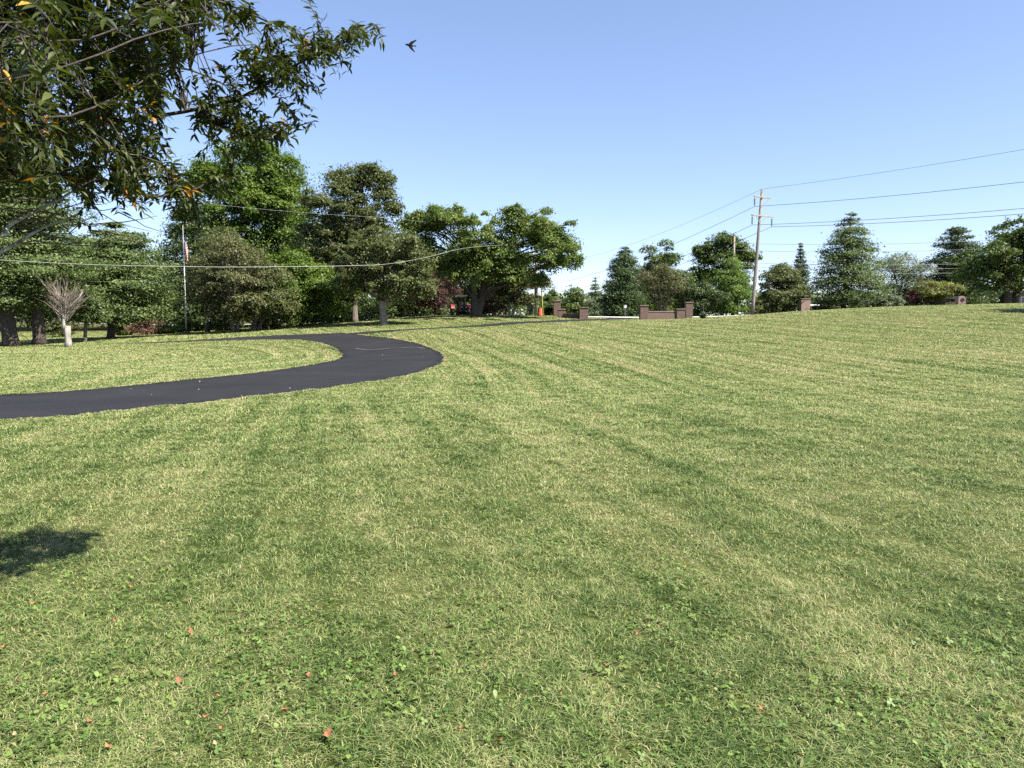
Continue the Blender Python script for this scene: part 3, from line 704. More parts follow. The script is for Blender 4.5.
# --- centre: spreading tree and what stands behind
tree('spreading_tree', 'wide spreading tree with forked dark trunk and drooping yellow green boughs', 476, 62, 398, 590, 202, 288, LMAT['sungold'], 'flat', 27000, .17, 150, BARK_D, .34, droop=.10, fork=.35, flat=.8, depth=6.2, stems=2, spread=.13, fill=.45, foot=.3, sprigs=1.6, lobes=[(440,222,34,16),(413,226,13,10),(420,246,22,15),(470,248,30,20),(520,226,34,16),(546,236,26,15),(563,244,18,11),(573,261,11,9),(548,263,18,11),(500,256,34,20),(450,267,28,17),(541,279,9,7),(480,271,30,13),(517,276,20,11),(436,209,8,5),(460,210,7,4),(546,211,8,4),(508,211,11,5),(574,248,8,5)])
tree('plum_tree', 'wine leaved plum tree left of the spreading tree', 436, 74, 408, 458, 268, 307, LMAT['wine'], 'round', 6500, .15, 45, BARK_D, .15)
tree('crape_myrtle', 'brownish small tree on two pale stems right of the spreading tree', 511, 68, 486, 545, 268, 304, LMAT['brown'], 'round', 6500, .14, 45, BARK_P, .11, stems=2, spread=.3)
tree('shrub', 'golden brown rounded shrub between spreading tree and pale stemmed tree', 490, 70, 474, 506, 297, 314, LMAT['russet'], 'bush', 2200, .12, 24, BARK_D, .05, cat='shrub')
tree('dark_tree', 'dark tree behind the left side of the spreading tree', 425, 84, 380, 470, 238, 316, LMAT['dark'], 'bush', 10000, .22, 50, BARK_D)
tree('dark_tree', 'dark tree behind the right side of the spreading tree by the wooden pole', 505, 86, 455, 544, 245, 314, LMAT['mid'], 'bush', 10000, .22, 50, BARK_D)
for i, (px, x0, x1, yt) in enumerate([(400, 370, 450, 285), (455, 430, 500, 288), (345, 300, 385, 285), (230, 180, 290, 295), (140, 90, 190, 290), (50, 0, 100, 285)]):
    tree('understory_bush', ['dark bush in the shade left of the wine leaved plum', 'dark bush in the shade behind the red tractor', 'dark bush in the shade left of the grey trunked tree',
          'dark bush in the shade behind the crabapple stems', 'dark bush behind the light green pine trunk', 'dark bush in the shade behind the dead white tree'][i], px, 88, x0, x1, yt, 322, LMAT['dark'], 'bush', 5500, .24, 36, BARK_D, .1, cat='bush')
# low shrubs along the wood edge
for px, x0, x1, yt, yb, mt, lb in [(148, 131, 168, 316, 334, 'russet', 'reddish brown mounded shrub left of the flagpole'), (167, 158, 176, 325, 334, 'yellow', 'small yellow green shrub at the foot of the reddish shrub'),
        (186, 174, 200, 321, 333, 'bright', 'low green shrub bed at the foot of the flagpole'), (222, 210, 238, 318, 332, 'sungold', 'yellow green shrub behind the dark trunk right of the flagpole'),
        (58, 44, 72, 318, 338, 'olive', 'green shrub behind the white dead tree'), (120, 112, 132, 318, 335, 'sungold', 'sunlit green shrub behind the light green pine trunk'),
        (265, 252, 276, 316, 330, 'russet', 'brownish shrub between the crabapple stems')]:
    tree('shrub', lb, px, 62, x0, x1, yt, yb, LMAT[mt], 'bush', 1900, .11, 22, BARK_D, .04, cat='shrub')
# --- far trees across the road
for i, (px, x0, x1, yt) in enumerate([(552, 538, 566, 292), (575, 560, 592, 290), (612, 596, 630, 296)]):
    tree('far_tree', ['rounded far tree right of the wooden pole', 'rounded far tree above the left entrance wall', 'low far tree left of the dark conifer'][i], px, 150, x0, x1, yt, 318, LMAT['mid'], 'bush', 3500, .34, 30, BARK_D, .2)
conifer('larch_tree', 'thin pale larch left of the dark conifer', 595, 118, 584, 606, 276, 315, LMAT['pale'], 14, 6, 2200, .22, sparse=.25)
conifer('conifer_tree', 'dark conifer above the gap between the entrance walls', 622, 92, 602, 647, 246, 314, LMAT['blue'], 26, 9, 9000, .23, [(0, .95), (.25, 1), (.5, .88), (.8, .55), (1, .12)])
tree('tall_tree', 'light green topped tree behind the right entrance wall', 664, 95, 640, 690, 238, 316, LMAT['mid'], 'egg', 10000, .22, 60, BARK_D, .25)
tree('tall_tree', 'narrow olive tree between the dark conifer and the light topped tree', 645, 98, 630, 665, 248, 316, LMAT['olive'], 'egg', 5500, .22, 36, BARK_D, .2)
tree('dogwood_tree', 'thinly leaved brownish tree with many bare twigs behind the right entrance wall', 661, 80, 638, 684, 264, 314, LMAT['brown'], 'vase', 3200, .15, 55, BARK, .07, stems=5, spread=.5, fill=.2)
tree('ash_tree', 'dark green broad tree left of the utility pole with gaps in its crown', 722, 100, 688, 753, 231, 300, LMAT['mid'], 'round', 12000, .23, 95, BARK_D, .25, shell=.6, lobes=[(722,241,18,9),(711,256,22,14),(738,253,15,12),(704,276,16,12),(748,259,7,6),(729,276,22,14),(700,250,9,7)])
tree('redbud_tree', 'low arching dark green tree left of the lime green tree', 697, 82, 672, 724, 284, 312, LMAT['dark'], 'flat', 5500, .17, 40, BARK, .1, stems=2)
tree('gum_tree', 'lime green bushy tree in full sun beside the utility pole', 732, 85, 708, 753, 260, 314, LMAT['lime'], 'egg', 9500, .17, 60, BARK_D, .14)
tree('apple_tree', 'rounded olive tree right of the utility pole', 781, 86, 755, 806, 266, 311, LMAT['olive'], 'round', 8000, .18, 55, BARK_D, .16, stems=2)
conifer('spruce_tree', 'slim pointed spruce between the olive tree and the big conifer', 799, 94, 786, 811, 242, 308, LMAT['blue'], 26, 7, 4500, .2)
conifer('spruce_tree', 'big broad conifer with pointed top right of the utility pole', 843, 86, 813, 882, 211, 304, LMAT['pine'], 21, 11, 11500, .22, [(0, .8), (.15, 1), (.4, .92), (.65, .7), (.85, .42), (1, .06)], trunk_r=.3, vs=.3, sparse=.12)
tree('willow_tree', 'feathery pale green tree right of the big conifer', 899, 92, 866, 934, 252, 304, LMAT['pale'], 'round', 5200, .17, 60, BARK, .18, fill=.3, stems=2)
conifer('spruce_tree', 'dark pine left of the large shade tree at the right edge', 955, 90, 922, 986, 224, 300, LMAT['dark'], 16, 9, 10000, .24, [(0, 1), (.3, .95), (.6, .75), (.85, .5), (1, .15)], trunk_r=.26, vs=.3, sparse=.1)
tree('shade_tree', 'large round shade tree at the right edge of the lawn', 1010, 74, 950, 1075, 220, 289, LMAT['mid'], 'round', 15000, .19, 125, BARK_D, .34, stems=2, spread=.3, fill=.35, fork=.8, lobes=[(1010,241,26,16),(1042,236,30,18),(985,259,26,16),(1020,266,36,20),(974,276,20,13),(1000,286,28,8),(1052,270,30,24),(1030,250,20,14)])
tree('mound_bush', 'pale green mounded bush at the foot of the feathery tree', 885, 84, 868, 902, 296, 306, LMAT['pale'], 'bush', 2200, .14, 24, BARK_D, .04, cat='bush')
tree('burning_bush', 'wide yellow green bush on the lawn crest', 934, 70, 908, 959, 284, 302, LMAT['yellow'], 'vase', 5200, .12, 46, BARK_D, .06, cat='bush', stems=5, spread=.6)
tree('burning_bush', 'reddish bush at the left end of the yellow green bush', 913, 70.5, 903, 922, 291, 303, LMAT['red'], 'bush', 1500, .11, 18, BARK_D, .04, cat='bush')
for i, (px, x0, x1, yt, mt) in enumerate([(690, 664, 722, 296, 'dark'), (765, 742, 790, 296, 'olive'), (826, 808, 842, 298, 'olive'), (868, 848, 884, 296, 'dark'), (985, 958, 1010, 288, 'dark'), (640, 600, 668, 298, 'dark'), (918, 896, 940, 294, 'dark')]):
    tree('hedge_bush', ['dark bush behind the yucca across the road', 'olive bush at the foot of the utility pole', 'sunlit bush left of the big conifer trunk', 'shaded bush behind the dark car', 'dark bush under the large shade tree',
         'dark bush across the road behind the entrance gap', 'dark bush behind the yellow green bush'][i], px, 104, x0, x1, yt, 316, LMAT[mt], 'bush', 3500, .24, 30, BARK_D, .06, cat='bush')
# tree beyond the right edge, seen here only through its shadow on the lawn
tree('yard_tree', 'tree beyond the right edge casting shade on the lawn', 1172, 46.3, 1106, 1238, 170, 286, LMAT['mid'], 'round', 6000, .3, 50, BARK_D, .3)

# far wood on the skyline
def far_wood():
    n = 60000; X = RNG.uniform(-260, 330, n); Yw = 215 + 10 * np.sin(X * .02) + RNG.normal(0, 5, n)
    hh = 5.5 + 3.5 * vnoise(X + 900, X * 0 + 5, 11, 8) + 2.5 * vnoise(X + 900, X * 0 + 9, 4.3, 9)
    z = 1.2 + hh * RNG.random(n) ** .7
    V, q, sh = leaf_cloud(np.stack([X, Yw, z], -1), RNG.normal(0, .5, (n, 3)) + np.array([.3, -.5, .6]), RNG.uniform(.6, 1.3, n), np.clip(RNG.normal(.5, .25, n), 0, 1))
    return np_mesh('far_wood', V, [q], LMAT['mid'], {'shade': sh})
tag(link('far_wood', far_wood()), 'low distant wood along the skyline behind the trees', 'wood', kind='stuff')
# yucca
bx, by, bz = ground(703, 63)
yu = empty('yucca_plant', (bx, by, bz), 'spiky dark green yucca clump right of the entrance wall', 'plant')
mb = MB()
for _ in range(150):
    a = random.random() * 6.283; e = random.uniform(.25, 1.45); L = random.uniform(.45, .72)
    d = Vector((math.cos(a) * math.cos(e), math.sin(a) * math.cos(e), math.sin(e))); s = Vector((-math.sin(a), math.cos(a), 0)) * .025
    p0 = d * .04; p1 = d * L * .6; p2 = d * L - Vector((0, 0, .12 * L * math.cos(e)))
    mb.add([p0 - s, p0 + s, p1 + s, p1 - s, p2], [(0, 1, 2, 3), (3, 2, 4)])
mb.build('leaves', mottled('yucca_green', (.02, .045, .02), (.06, .10, .04), 8, .5, 0), yu)
mb = MB(); mb.tube([(0, 0, 0), (.02, 0, .7), (0, .02, 1.35)], [.02, .015, .008], 5)
for k in range(14): mb.tube([(.01, .01, .8 + k * .035), (random.uniform(-.3, .3), random.uniform(-.3, .3), .85 + k * .04)], [.006, .003], 3)
mb.build('flower_stalk', BARK, yu)

# ------------------------------------------------------------------ entrance walls
BRK = brick_material('brick_brown', (.085, .043, .031), (.125, .068, .047), (.15, .135, .115))
BRKP = brick_material('brick_pink', (.20, .105, .085), (.26, .15, .12), (.28, .25, .22))
CAP = mottled('capstone', (.13, .095, .08), (.2, .15, .125), 8, .9, .3)
def entrance_wall(label, ends, wall_h, base_Y):
    """ends: list of (px, Y, width m, height m)"""
    x0, y0, z0 = ground((ends[0][0] + ends[1][0]) / 2, (ends[0][1] + ends[1][1]) / 2)
    root = empty('entrance_wall', (x0, y0, z0 - .05), label, 'wall', 'brick entrance walls')
    loc = []
    for px, Y, wd, hh in ends:
        gx_, gy_, gz_ = ground(px, Y); l = Vector((gx_ - x0, gy_ - y0, gz_ - z0)); loc.append(l)
        p = MB().box((l.x, l.y, l.z + hh / 2), (wd, wd, hh), bev=.01).build('pillar', BRK, root)
        MB().box((l.x, l.y, l.z + hh + .042), (wd + .1, wd + .1, .08), bev=.012).build('cap', CAP, p)
    a, b = loc[0], loc[1]; d = b - a; L = math.hypot(d.x, d.y); an = math.atan2(d.y, d.x)
    c = (a + b) / 2; wl = L - (ends[0][2] + ends[1][2]) / 2 - .01
    wp = MB().box((c.x, c.y, c.z + wall_h / 2 - .02), (wl, .3, wall_h), an, bev=.008).build('wall_panel', BRK, root)
    MB().box((c.x, c.y, c.z + wall_h + .03), (wl, .38, .09), an, bev=.012).build('coping', CAP, wp)
    return root
entrance_wall('long low brick entrance wall between two pillars, right of the drive', [(643.5, 66, .68, 1.2), (680, 66.6, .72, .86)], .68, 66)
entrance_wall('short brick entrance wall with stepped pillars, left of the drive', [(561.5, 66, .62, .72), (583.5, 64.5, .72, .98)], .42, 66)
def lone_pillar(px, Y, wd, hh, label):
    g = ground(px, Y); r_ = empty('brick_pillar', (g[0], g[1], g[2] - .05), label, 'pillar', 'lone brick pillars behind the entrance walls')
    p = MB().box((0, 0, hh / 2), (wd, wd, hh), bev=.01).build('shaft', BRK, r_)
    MB().box((0, 0, hh + .042), (wd + .1, wd + .1, .08), bev=.012).build('cap', CAP, r_)
lone_pillar(557, 69, .62, 1.42, 'tall brick pillar behind the left entrance wall')
lone_pillar(688.5, 70, .62, 1.42, 'tall brick pillar behind the right entrance wall')

# ------------------------------------------------------------------ flagpole and flag
METAL = mottled('pole_metal', (.28, .285, .3), (.4, .41, .42), 5, .4, 0, metallic=.6)
bx, by, bz = ground(186, 58)
fp = empty('flagpole', (bx, by, bz - .05), 'slim silver flagpole at the wood edge', 'flagpole')
PH = 8.5
MB().tube([(0, 0, 0), (0, 0, 1), (0, 0, PH)], [.055, .05, .03], 10).build('pole', METAL, fp, True)
mb = MB(); 
for i in range(7):
    pass
mb.tube([(0, 0, PH), (0, 0, PH + .03), (0, 0, PH + .08), (0, 0, PH + .13), (0, 0, PH + .16)], [.02, .06, .08, .06, .01], 10); mb.build('finial', mottled('gold_ball', (.5, .36, .12), (.6, .45, .18), 4, .3, 0, metallic=.8), fp, True)
MB().tube([(.05, -.06, .9), (.055, -.07, 4), (.03, -.05, PH - .05)], .007, 4).build('halyard', mottled('rope_white', (.6, .6, .58), (.7, .7, .68), 5, .8, 0), fp)
def flag_material():
    m, t, b = new_mat('flag_cloth'); L = t.links.new
    uv = t.nodes.new('ShaderNodeUVMap'); uv.uv_map = 'UVMap'; sp = t.nodes.new('ShaderNodeSeparateXYZ'); L(uv.outputs[0], sp.inputs[0])
    def M(op, a, b_):
        n = N(t, 'ShaderNodeMath', operation=op)
        for i, q in enumerate((a, b_)):
            if isinstance(q, (int, float)): n.inputs[i].default_value = q
            else: L(q, n.inputs[i])
        return n.outputs[0]
    st = M('MODULO', M('FLOOR', M('MULTIPLY', sp.outputs[1], 13.0), 0.0), 2.0)
    can = M('MULTIPLY', M('LESS_THAN', sp.outputs[0], .4), M('GREATER_THAN', sp.outputs[1], 6 / 13))
    m1 = N(t, 'ShaderNodeMix', data_type='RGBA'); m1.inputs[6].default_value = (.5, .015, .03, 1); m1.inputs[7].default_value = (.5, .47, .46, 1); L(st, m1.inputs[0])
    # white stars on the canton
    vx = M('MULTIPLY', M('SUBTRACT', M('FRACT', M('MULTIPLY', sp.outputs[0], 15.0), 0.0), .5), 1.0); vy = M('SUBTRACT', M('FRACT', M('MULTIPLY', sp.outputs[1], 16.7), 0.0), .5)
    star = M('LESS_THAN', M('ADD', M('MULTIPLY', vx, vx), M('MULTIPLY', vy, vy)), .07)
    m0 = N(t, 'ShaderNodeMix', data_type='RGBA'); m0.inputs[6].default_value = (.02, .03, .12, 1); m0.inputs[7].default_value = (.75, .75, .75, 1); L(star, m0.inputs[0])
    m2 = N(t, 'ShaderNodeMix', data_type='RGBA'); L(can, m2.inputs[0]); L(m1.outputs[2], m2.inputs[6]); L(m0.outputs[2], m2.inputs[7])
    L(m2.outputs[2], b.inputs['Base Color']); b.inputs['Roughness'].default_value = .8
    return m
FZ = PH - 1.45     # top of the hoist: the flag hangs at half mast
nu, nv = 34, 16; fv = []; ff = []; uvs = []
HO = 1.0; 
for j in range(nv + 1):
    v = j / nv
    for i in range(nu + 1):
        u = i / nu
        # limp cloth: the fly folds back to the pole and drops
        fold = math.sin(u * 13 + v * 1.2) * .085 * (.25 + u * .9); x = .07 + u * .50 - .2 * u * u + .05 * math.sin(u * 9 + v * 4)
        z = -(1 - v) * HO * (1 - .1 * u) - u * .62 * (.8 + .4 * u) + .05 * math.sin(u * 7)
        fv.append((x, fold - .02, z)); uvs.append((u, v))
for j in range(nv):
    for i in range(nu): ff.append((j*(nu+1)+i, j*(nu+1)+i+1, (j+1)*(nu+1)+i+1, (j+1)*(nu+1)+i))
fm = MB().add(fv, ff).mesh('flag', flag_material(), True)
ul = fm.uv_layers.new(name='UVMap')
for lp in fm.loops: ul.data[lp.index].uv = uvs[lp.vertex_index]
fl = link('flag', fm, None, (bx, by, bz + FZ)); fl.rotation_euler = (0, 0, R(-18))
sm = fl.modifiers.new('thick', 'SOLIDIFY'); sm.thickness = .004
tag(fl, 'limp red white and blue flag hanging at half mast on the flagpole', 'flag')

# ------------------------------------------------------------------ utility poles and wires
WOOD = mottled('pole_wood', (.11, .098, .085), (.24, .215, .19), 4, .9, .4, stretch=(4, 4, .4))
WOODL = mottled('pole_wood_light', (.19, .165, .125), (.31, .27, .205), 4, .9, .4, stretch=(4, 4, .4))
PORC = mottled('insulator_grey', (.10, .12, .12), (.2, .23, .23), 8, .4, 0)
UY = 80; ub = ground(752, UY); ux = ub[0]; uz = ub[2]
def upx(px, py): p = P(px, py, UY); return Vector((p[0] - ux, 0, p[2] - uz + .05))
up = empty('utility_pole', (ux, UY, uz - .05), 'tall leaning wooden utility pole with two crossarms', 'utility pole')
ptop = upx(762, 189); lean_at = lambda z: Vector((ptop.x * z / ptop.z, 0, z))
MB().tube([lean_at(0), lean_at(1.5), lean_at(7), ptop], [.21, .19, .165, .125], 12).build('pole', WOOD, up, True)
adir = Vector((.86, .5, 0)).normalized()     # crossarm direction, square to the line
def arm_at(z, l, r_):
    c = lean_at(z) + Vector((0, -.20, 0)) ; a = c - adir * l; b = c + adir * r_
    mb = MB(); an = math.atan2(adir.y, adir.x); mid = (a + b) / 2
    mb.box(mid, (l + r_, .11, .14), an, bev=.01); mb.build('crossarm', WOODL, up)
    return a, b
def brace(a, b): MB().tube([a, b], .028, 5).build('brace', METAL, up)
INSUL = []
def insulator(p, L=.95):
    pts = []; rd = []
    pts += [p, p - Vector((0, 0, .12))]; rd += [.02, .02]
    n = 7
    for i in range(n):
        z = .12 + (L - .24) * i / n; h_ = (L - .24) / n
        for dz, rr in ((.02, .035), (.3 * h_, .105), (.65 * h_, .09), (.9 * h_, .035)): pts.append(p - Vector((0, 0, z + dz))); rd.append(rr)
    pts.append(p - Vector((0, 0, L))); rd.append(.02)
    MB().tube(pts, rd, 8).build('insulator', PORC, up, True); INSUL.append(p - Vector((0, 0, L)))
z1 = upx(761, 197.5).z; z2 = upx(759, 216).z
a1, b1 = arm_at(z1, 1.15, 1.35); a2, b2 = arm_at(z2, 1.3, 1.85)
insulator(a1 + adir * .1 - Vector((0, 0, .07))); insulator(a2 + adir * .1 - Vector((0, 0, .07))); insulator(b2 - adir * .15 - Vector((0, 0, .07)))
brace(a1.lerp(b1, .88) - Vector((0, .06, .07)), lean_at(z1 - 1.0) - Vector((0, .16, 0)))
brace(a2.lerp(b2, .2) - Vector((0, .06, .07)), lean_at(z2 - .75) - Vector((0, .16, 0)))
brace(a2.lerp(b2, .72) - Vector((0, .06, .07)), lean_at(z2 - .6) - Vector((0, .16, 0)))
WIRE = mottled('wire_dark', (.10, .10, .11), (.16, .16, .17), 3, .5, 0, metallic=.5); WIREL = mottled('wire_pale', (.26, .26, .26), (.36, .36, .35), 3, .5, 0, metallic=.3)
def wire(label, a, b, sag, r_=.022, mat=WIRE, n=40, group='power lines on the utility poles'):
    a, b = Vector(a), Vector(b)
    pts = [a.lerp(b, i / n) - Vector((0, 0, 4 * sag * (i / n) * (1 - i / n))) for i in range(n + 1)]
    o = MB().tube(pts, r_, 5).build('power_line', mat, None, True); return tag(o, label, 'power line', group)
U0 = Vector((ux, UY, uz - .05))
def to_px(a, px, py, Y, over):       # a far point so the span passes (px,py) at depth Y, `over` times as far
    return Vector(a) + (Vector(P(px, py, Y)) - Vector(a)) * over
A_top = U0 + ptop
YR = 62
for nm, a, yr, sg in [('topmost thin power line right of the utility pole', A_top, 147, .25), ('power line from the upper crossarm to the right', U0 + INSUL[0], 179, .3),
                      ('power line from the left end of the lower crossarm to the right', U0 + INSUL[1], 205.5, .3), ('power line from the right end of the lower crossarm to the right', U0 + INSUL[2], 211, .3)]:
    wire(nm, a, to_px(a, 1024, yr, YR, 1.35), sg, .015 if 'topmost' in nm else .022)
YL = 117
for nm, a, p2, sg in [('topmost thin power line left of the utility pole', A_top, (620, 240), 1.2), ('power line from the upper crossarm to the left', U0 + INSUL[0], (600, 262), 1.5),
                      ('power line from the left end of the lower crossarm to the left', U0 + INSUL[1], (600, 281), 1.2), ('power line from the right end of the lower crossarm to the left', U0 + INSUL[2], (600, 285), 1.2)]:
    wire(nm, a, to_px(a, p2[0], p2[1], YL, 1.9), sg, .013 if 'topmost' in nm else .02)
# slim pole behind, with the lower lines to the right
sx, sy, sz = ground(732.5, 92)
sp_ = empty('street_pole', (sx, sy, sz - .05), 'slim pale pole rising behind the lime green tree', 'utility pole')
ht = float(P(732, 236, 92)[2]) - sz
MB().tube([(0, 0, 0), (0, 0, ht * .5), (0, 0, ht)], [.16, .13, .10], 10).build('pole', WOODL, sp_, True)
MB().tube([(0, 0, ht - .02), (0, 0, ht + .1)], [.11, .04], 8).build('cap', WOODL, sp_)
for i, (y1, y2) in enumerate([(243, 238), (250, 246), (262, 260), (266, 264.5), (270, 269)]):
    a = Vector(P(733, y1, 91.8)); wire('faint low power line behind the utility pole, %s of five' % ['first from the top', 'second from the top', 'third from the top', 'fourth from the top', 'lowest'][i],
        a, to_px(a, 950, y2, 84, 1.5), .5, .02, WIREL, group='low lines behind the utility pole')
# wooden pole among the trees, with service lines to the left
wx, wy, wz = ground(536, 68)
wp_ = empty('utility_pole', (wx, wy, wz - .05), 'pale wooden pole left of the brick entrance, top hidden in the tree', 'utility pole')
hw_ = float(P(536, 240, 68)[2]) - wz
MB().tube([(0, 0, 0), (0, 0, 3), (.0, 0, hw_)], [.17, .15, .11], 10).build('pole', WOODL, wp_, True)
YEL = mottled('guard_yellow', (.22, .20, .04), (.3, .27, .06), 4, .6, 0)
MB().tube([(.62, -.2, .05), (.35, -.1, 4.0), (.08, 0, 7.0)], .012, 5).build('guy_wire', WIREL, wp_)
MB().tube([(.62, -.2, .05), (.47, -.14, 2.3)], .06, 8).build('guy_guard', YEL, wp_, True)
def wire_px(label, pts, r_, mat, grp):
    W = resample([tuple(P(*p)) for p in pts], 60); o = MB().tube([tuple(q) for q in W], r_, 5).build('power_line', mat, None, True); tag(o, label, 'cable', grp)
wire_px('pale service cable sagging across the dark trees on the left', [(536, 243, 68), (470, 247.5, 54.5), (430, 256.5, 51), (395, 263, 47.5), (360, 265.5, 45.5), (250, 267, 41.5), (180, 266.5, 39.5), (90, 264.5, 37.5), (0, 260, 36), (-60, 256, 34)], .011, WIREL, 'service cables left of the wooden pole')
wire_px('upper thin service cable above the sagging pale one', [(536, 241, 68), (470, 229, 62.5), (400, 219, 57), (330, 214.5, 53), (260, 209, 49.5), (170, 199, 45), (-60, 168, 38)], .005, WIREL, 'service cables left of the wooden pole')

# ------------------------------------------------------------------ small things along the far edge
# orange barrel, green bin
g = ground(541, 68.5); ob = empty('traffic_barrel', (g[0], g[1], g[2] + .02), 'orange barrel at the foot of the pale wooden pole', 'barrel')
ORG = mottled('orange_plastic', (.3, .065, .025), (.38, .09, .035), 4, .5, 0)
MB().tube([(0, 0, 0), (0, 0, .03), (0, 0, .3), (0, 0, .31), (0, 0, .62), (0, 0, .63), (0, 0, .92), (0, 0, .95)], [.30, .29, .27, .25, .24, .23, .21, .16], 16).build('body', ORG, ob, True)
MB().tube([(0, 0, -.02), (0, 0, .04)], [.36, .34], 16).build('base', mottled('rubber', (.02, .02, .02), (.04, .04, .04), 8, .8, 0), ob)
MB().tube([(-.1, 0, .93), (-.08, 0, 1.04), (.08, 0, 1.04), (.1, 0, .93)], .018, 6).build('handle', ORG, ob, True)
ob.scale = (.95, .95, .74)
g = ground(530, 70); gb = empty('wheelie_bin', (g[0], g[1], g[2]), 'dark green bin left of the pale wooden pole', 'bin')
GRN = mottled('bin_green', (.015, .035, .025), (.03, .055, .04), 5, .5, 0)
mb = MB(); b0, t0_ = (.26, .28, .08), (.31, .36, .98)
mb.add([(sx_ * b0[0], sy_ * b0[1], b0[2]) for sx_, sy_ in ((-1, -1), (1, -1), (1, 1), (-1, 1))] + [(sx_ * t0_[0], sy_ * t0_[1], t0_[2]) for sx_, sy_ in ((-1, -1), (1, -1), (1, 1), (-1, 1))],
       [(3, 2, 1, 0), (4, 5, 6, 7), (0, 1, 5, 4), (1, 2, 6, 5), (2, 3, 7, 6), (3, 0, 4, 7)]); mb.build('body', GRN, gb)
mb = MB(); mb.prism([(-.34, .985), (.34, .985), (.34, 1.02), (.2, 1.08), (-.2, 1.08), (-.34, 1.02)], -.4, .4); mb.build('lid', GRN, gb)
for s in (-1, 1): MB().tube([(s * .27, .3, .1), (s * .33, .3, .1)], .1, 14).build('wheel', WIRE, gb, True)
MB().tube([(-.26, .43, .9), (.26, .43, .9)], .016, 6).build('handle', GRN, gb, True)

# red tractor under the trees
RED = mottled('tractor_red', (.14, .018, .016), (.2, .026, .022), 5, .35, 0, spec=.5); BLK = mottled('tractor_black', (.012, .012, .013), (.03, .03, .032), 8, .7, .1)
DKB = mottled('tractor_hood', (.02, .022, .035), (.04, .043, .06), 6, .4, 0)
g = ground(461, 70); tr_ = empty('tractor', (g[0], g[1], g[2]), 'small red tractor with dark canopy parked under the trees behind the spreading tree', 'tractor', rz=R(14))
for s in (-1, 1):
    wrim = MB(); wh = MB()
    n = 20; ring = []
    wh.tube([(s * .62, .35, .48), (s * .66, .35, .48), (s * .86, .35, .48), (s * .9, .35, .48)], [.40, .48, .48, .40], 20); wo = wh.build('wheel', BLK, tr_, True)
    wrim.tube([(s * .60, .35, .48), (s * .915, .35, .48)], [.24, .24], 16); wrim.build('rim', RED, wo, True)
    fw = MB(); fw.tube([(s * .42, -1.15, .27), (s * .45, -1.15, .27), (s * .58, -1.15, .27), (s * .61, -1.15, .27)], [.22, .27, .27, .22], 18); fo = fw.build('wheel', BLK, tr_, True)
    MB().tube([(s * .40, -1.15, .27), (s * .625, -1.15, .27)], .13, 14).build('rim', RED, fo, True)
    arc = [(.35 + .56 * math.cos(a), .48 + .56 * math.sin(a)) for a in np.linspace(.15, 2.9, 9)]; arc2 = [(.35 + .52 * math.cos(a), .48 + .52 * math.sin(a)) for a in np.linspace(2.9, .15, 9)]
    m_ = MB(); poly = arc + arc2; nn = len(poly)
    m_.add([(s * .58, y, z) for y, z in poly] + [(s * .93, y, z) for y, z in poly], [tuple(range(nn)), tuple(range(2*nn-1, nn-1, -1))] + [(i, nn+i, nn+(i+1) % nn, (i+1) % nn) for i in range(nn)])
    m_.build('fender', RED, tr_)
    MB().tube([(s * .5, .55, .6), (s * .5, .6, 1.75)], .03, 6).build('canopy_post', BLK, tr_)
    hl = MB().tube([(s * .2, -1.52, .72), (s * .2, -1.56, .72)], .06, 10).build('headlight', mottled('lamp_glass', (.6, .6, .58), (.7, .7, .68), 4, .2, 0), tr_)
mb = MB(); mb.prism([(-.3, .35), (.3, .35), (.3, .85), (.24, .95), (-.24, .95), (-.3, .85)], -1.5, -.3); mb.build('hood', DKB, tr_)
MB().box((0, .1, .5), (.55, 1.2, .25), bev=.03).build('chassis', BLK, tr_)
MB().box((0, .45, .82), (.5, .45, .1), bev=.04).box((0, .68, 1.08), (.48, .09, .5), bev=.04).build('seat', BLK, tr_)
MB().box((0, .25, 1.79), (1.15, 1.15, .08), bev=.03).build('canopy', DKB, tr_)
MB().tube([(0, -.25, .9), (0, -.08, 1.08)], .02, 6).tube([(.18 * math.cos(a), -.08 + .06 * math.sin(a), 1.08 + .17 * math.sin(a)) for a in np.linspace(0, 6.283, 17)], .016, 6).build('steering_wheel', BLK, tr_)
MB().box((0, -1.51, .62), (.44, .02, .36)).build('grille', BLK, tr_)

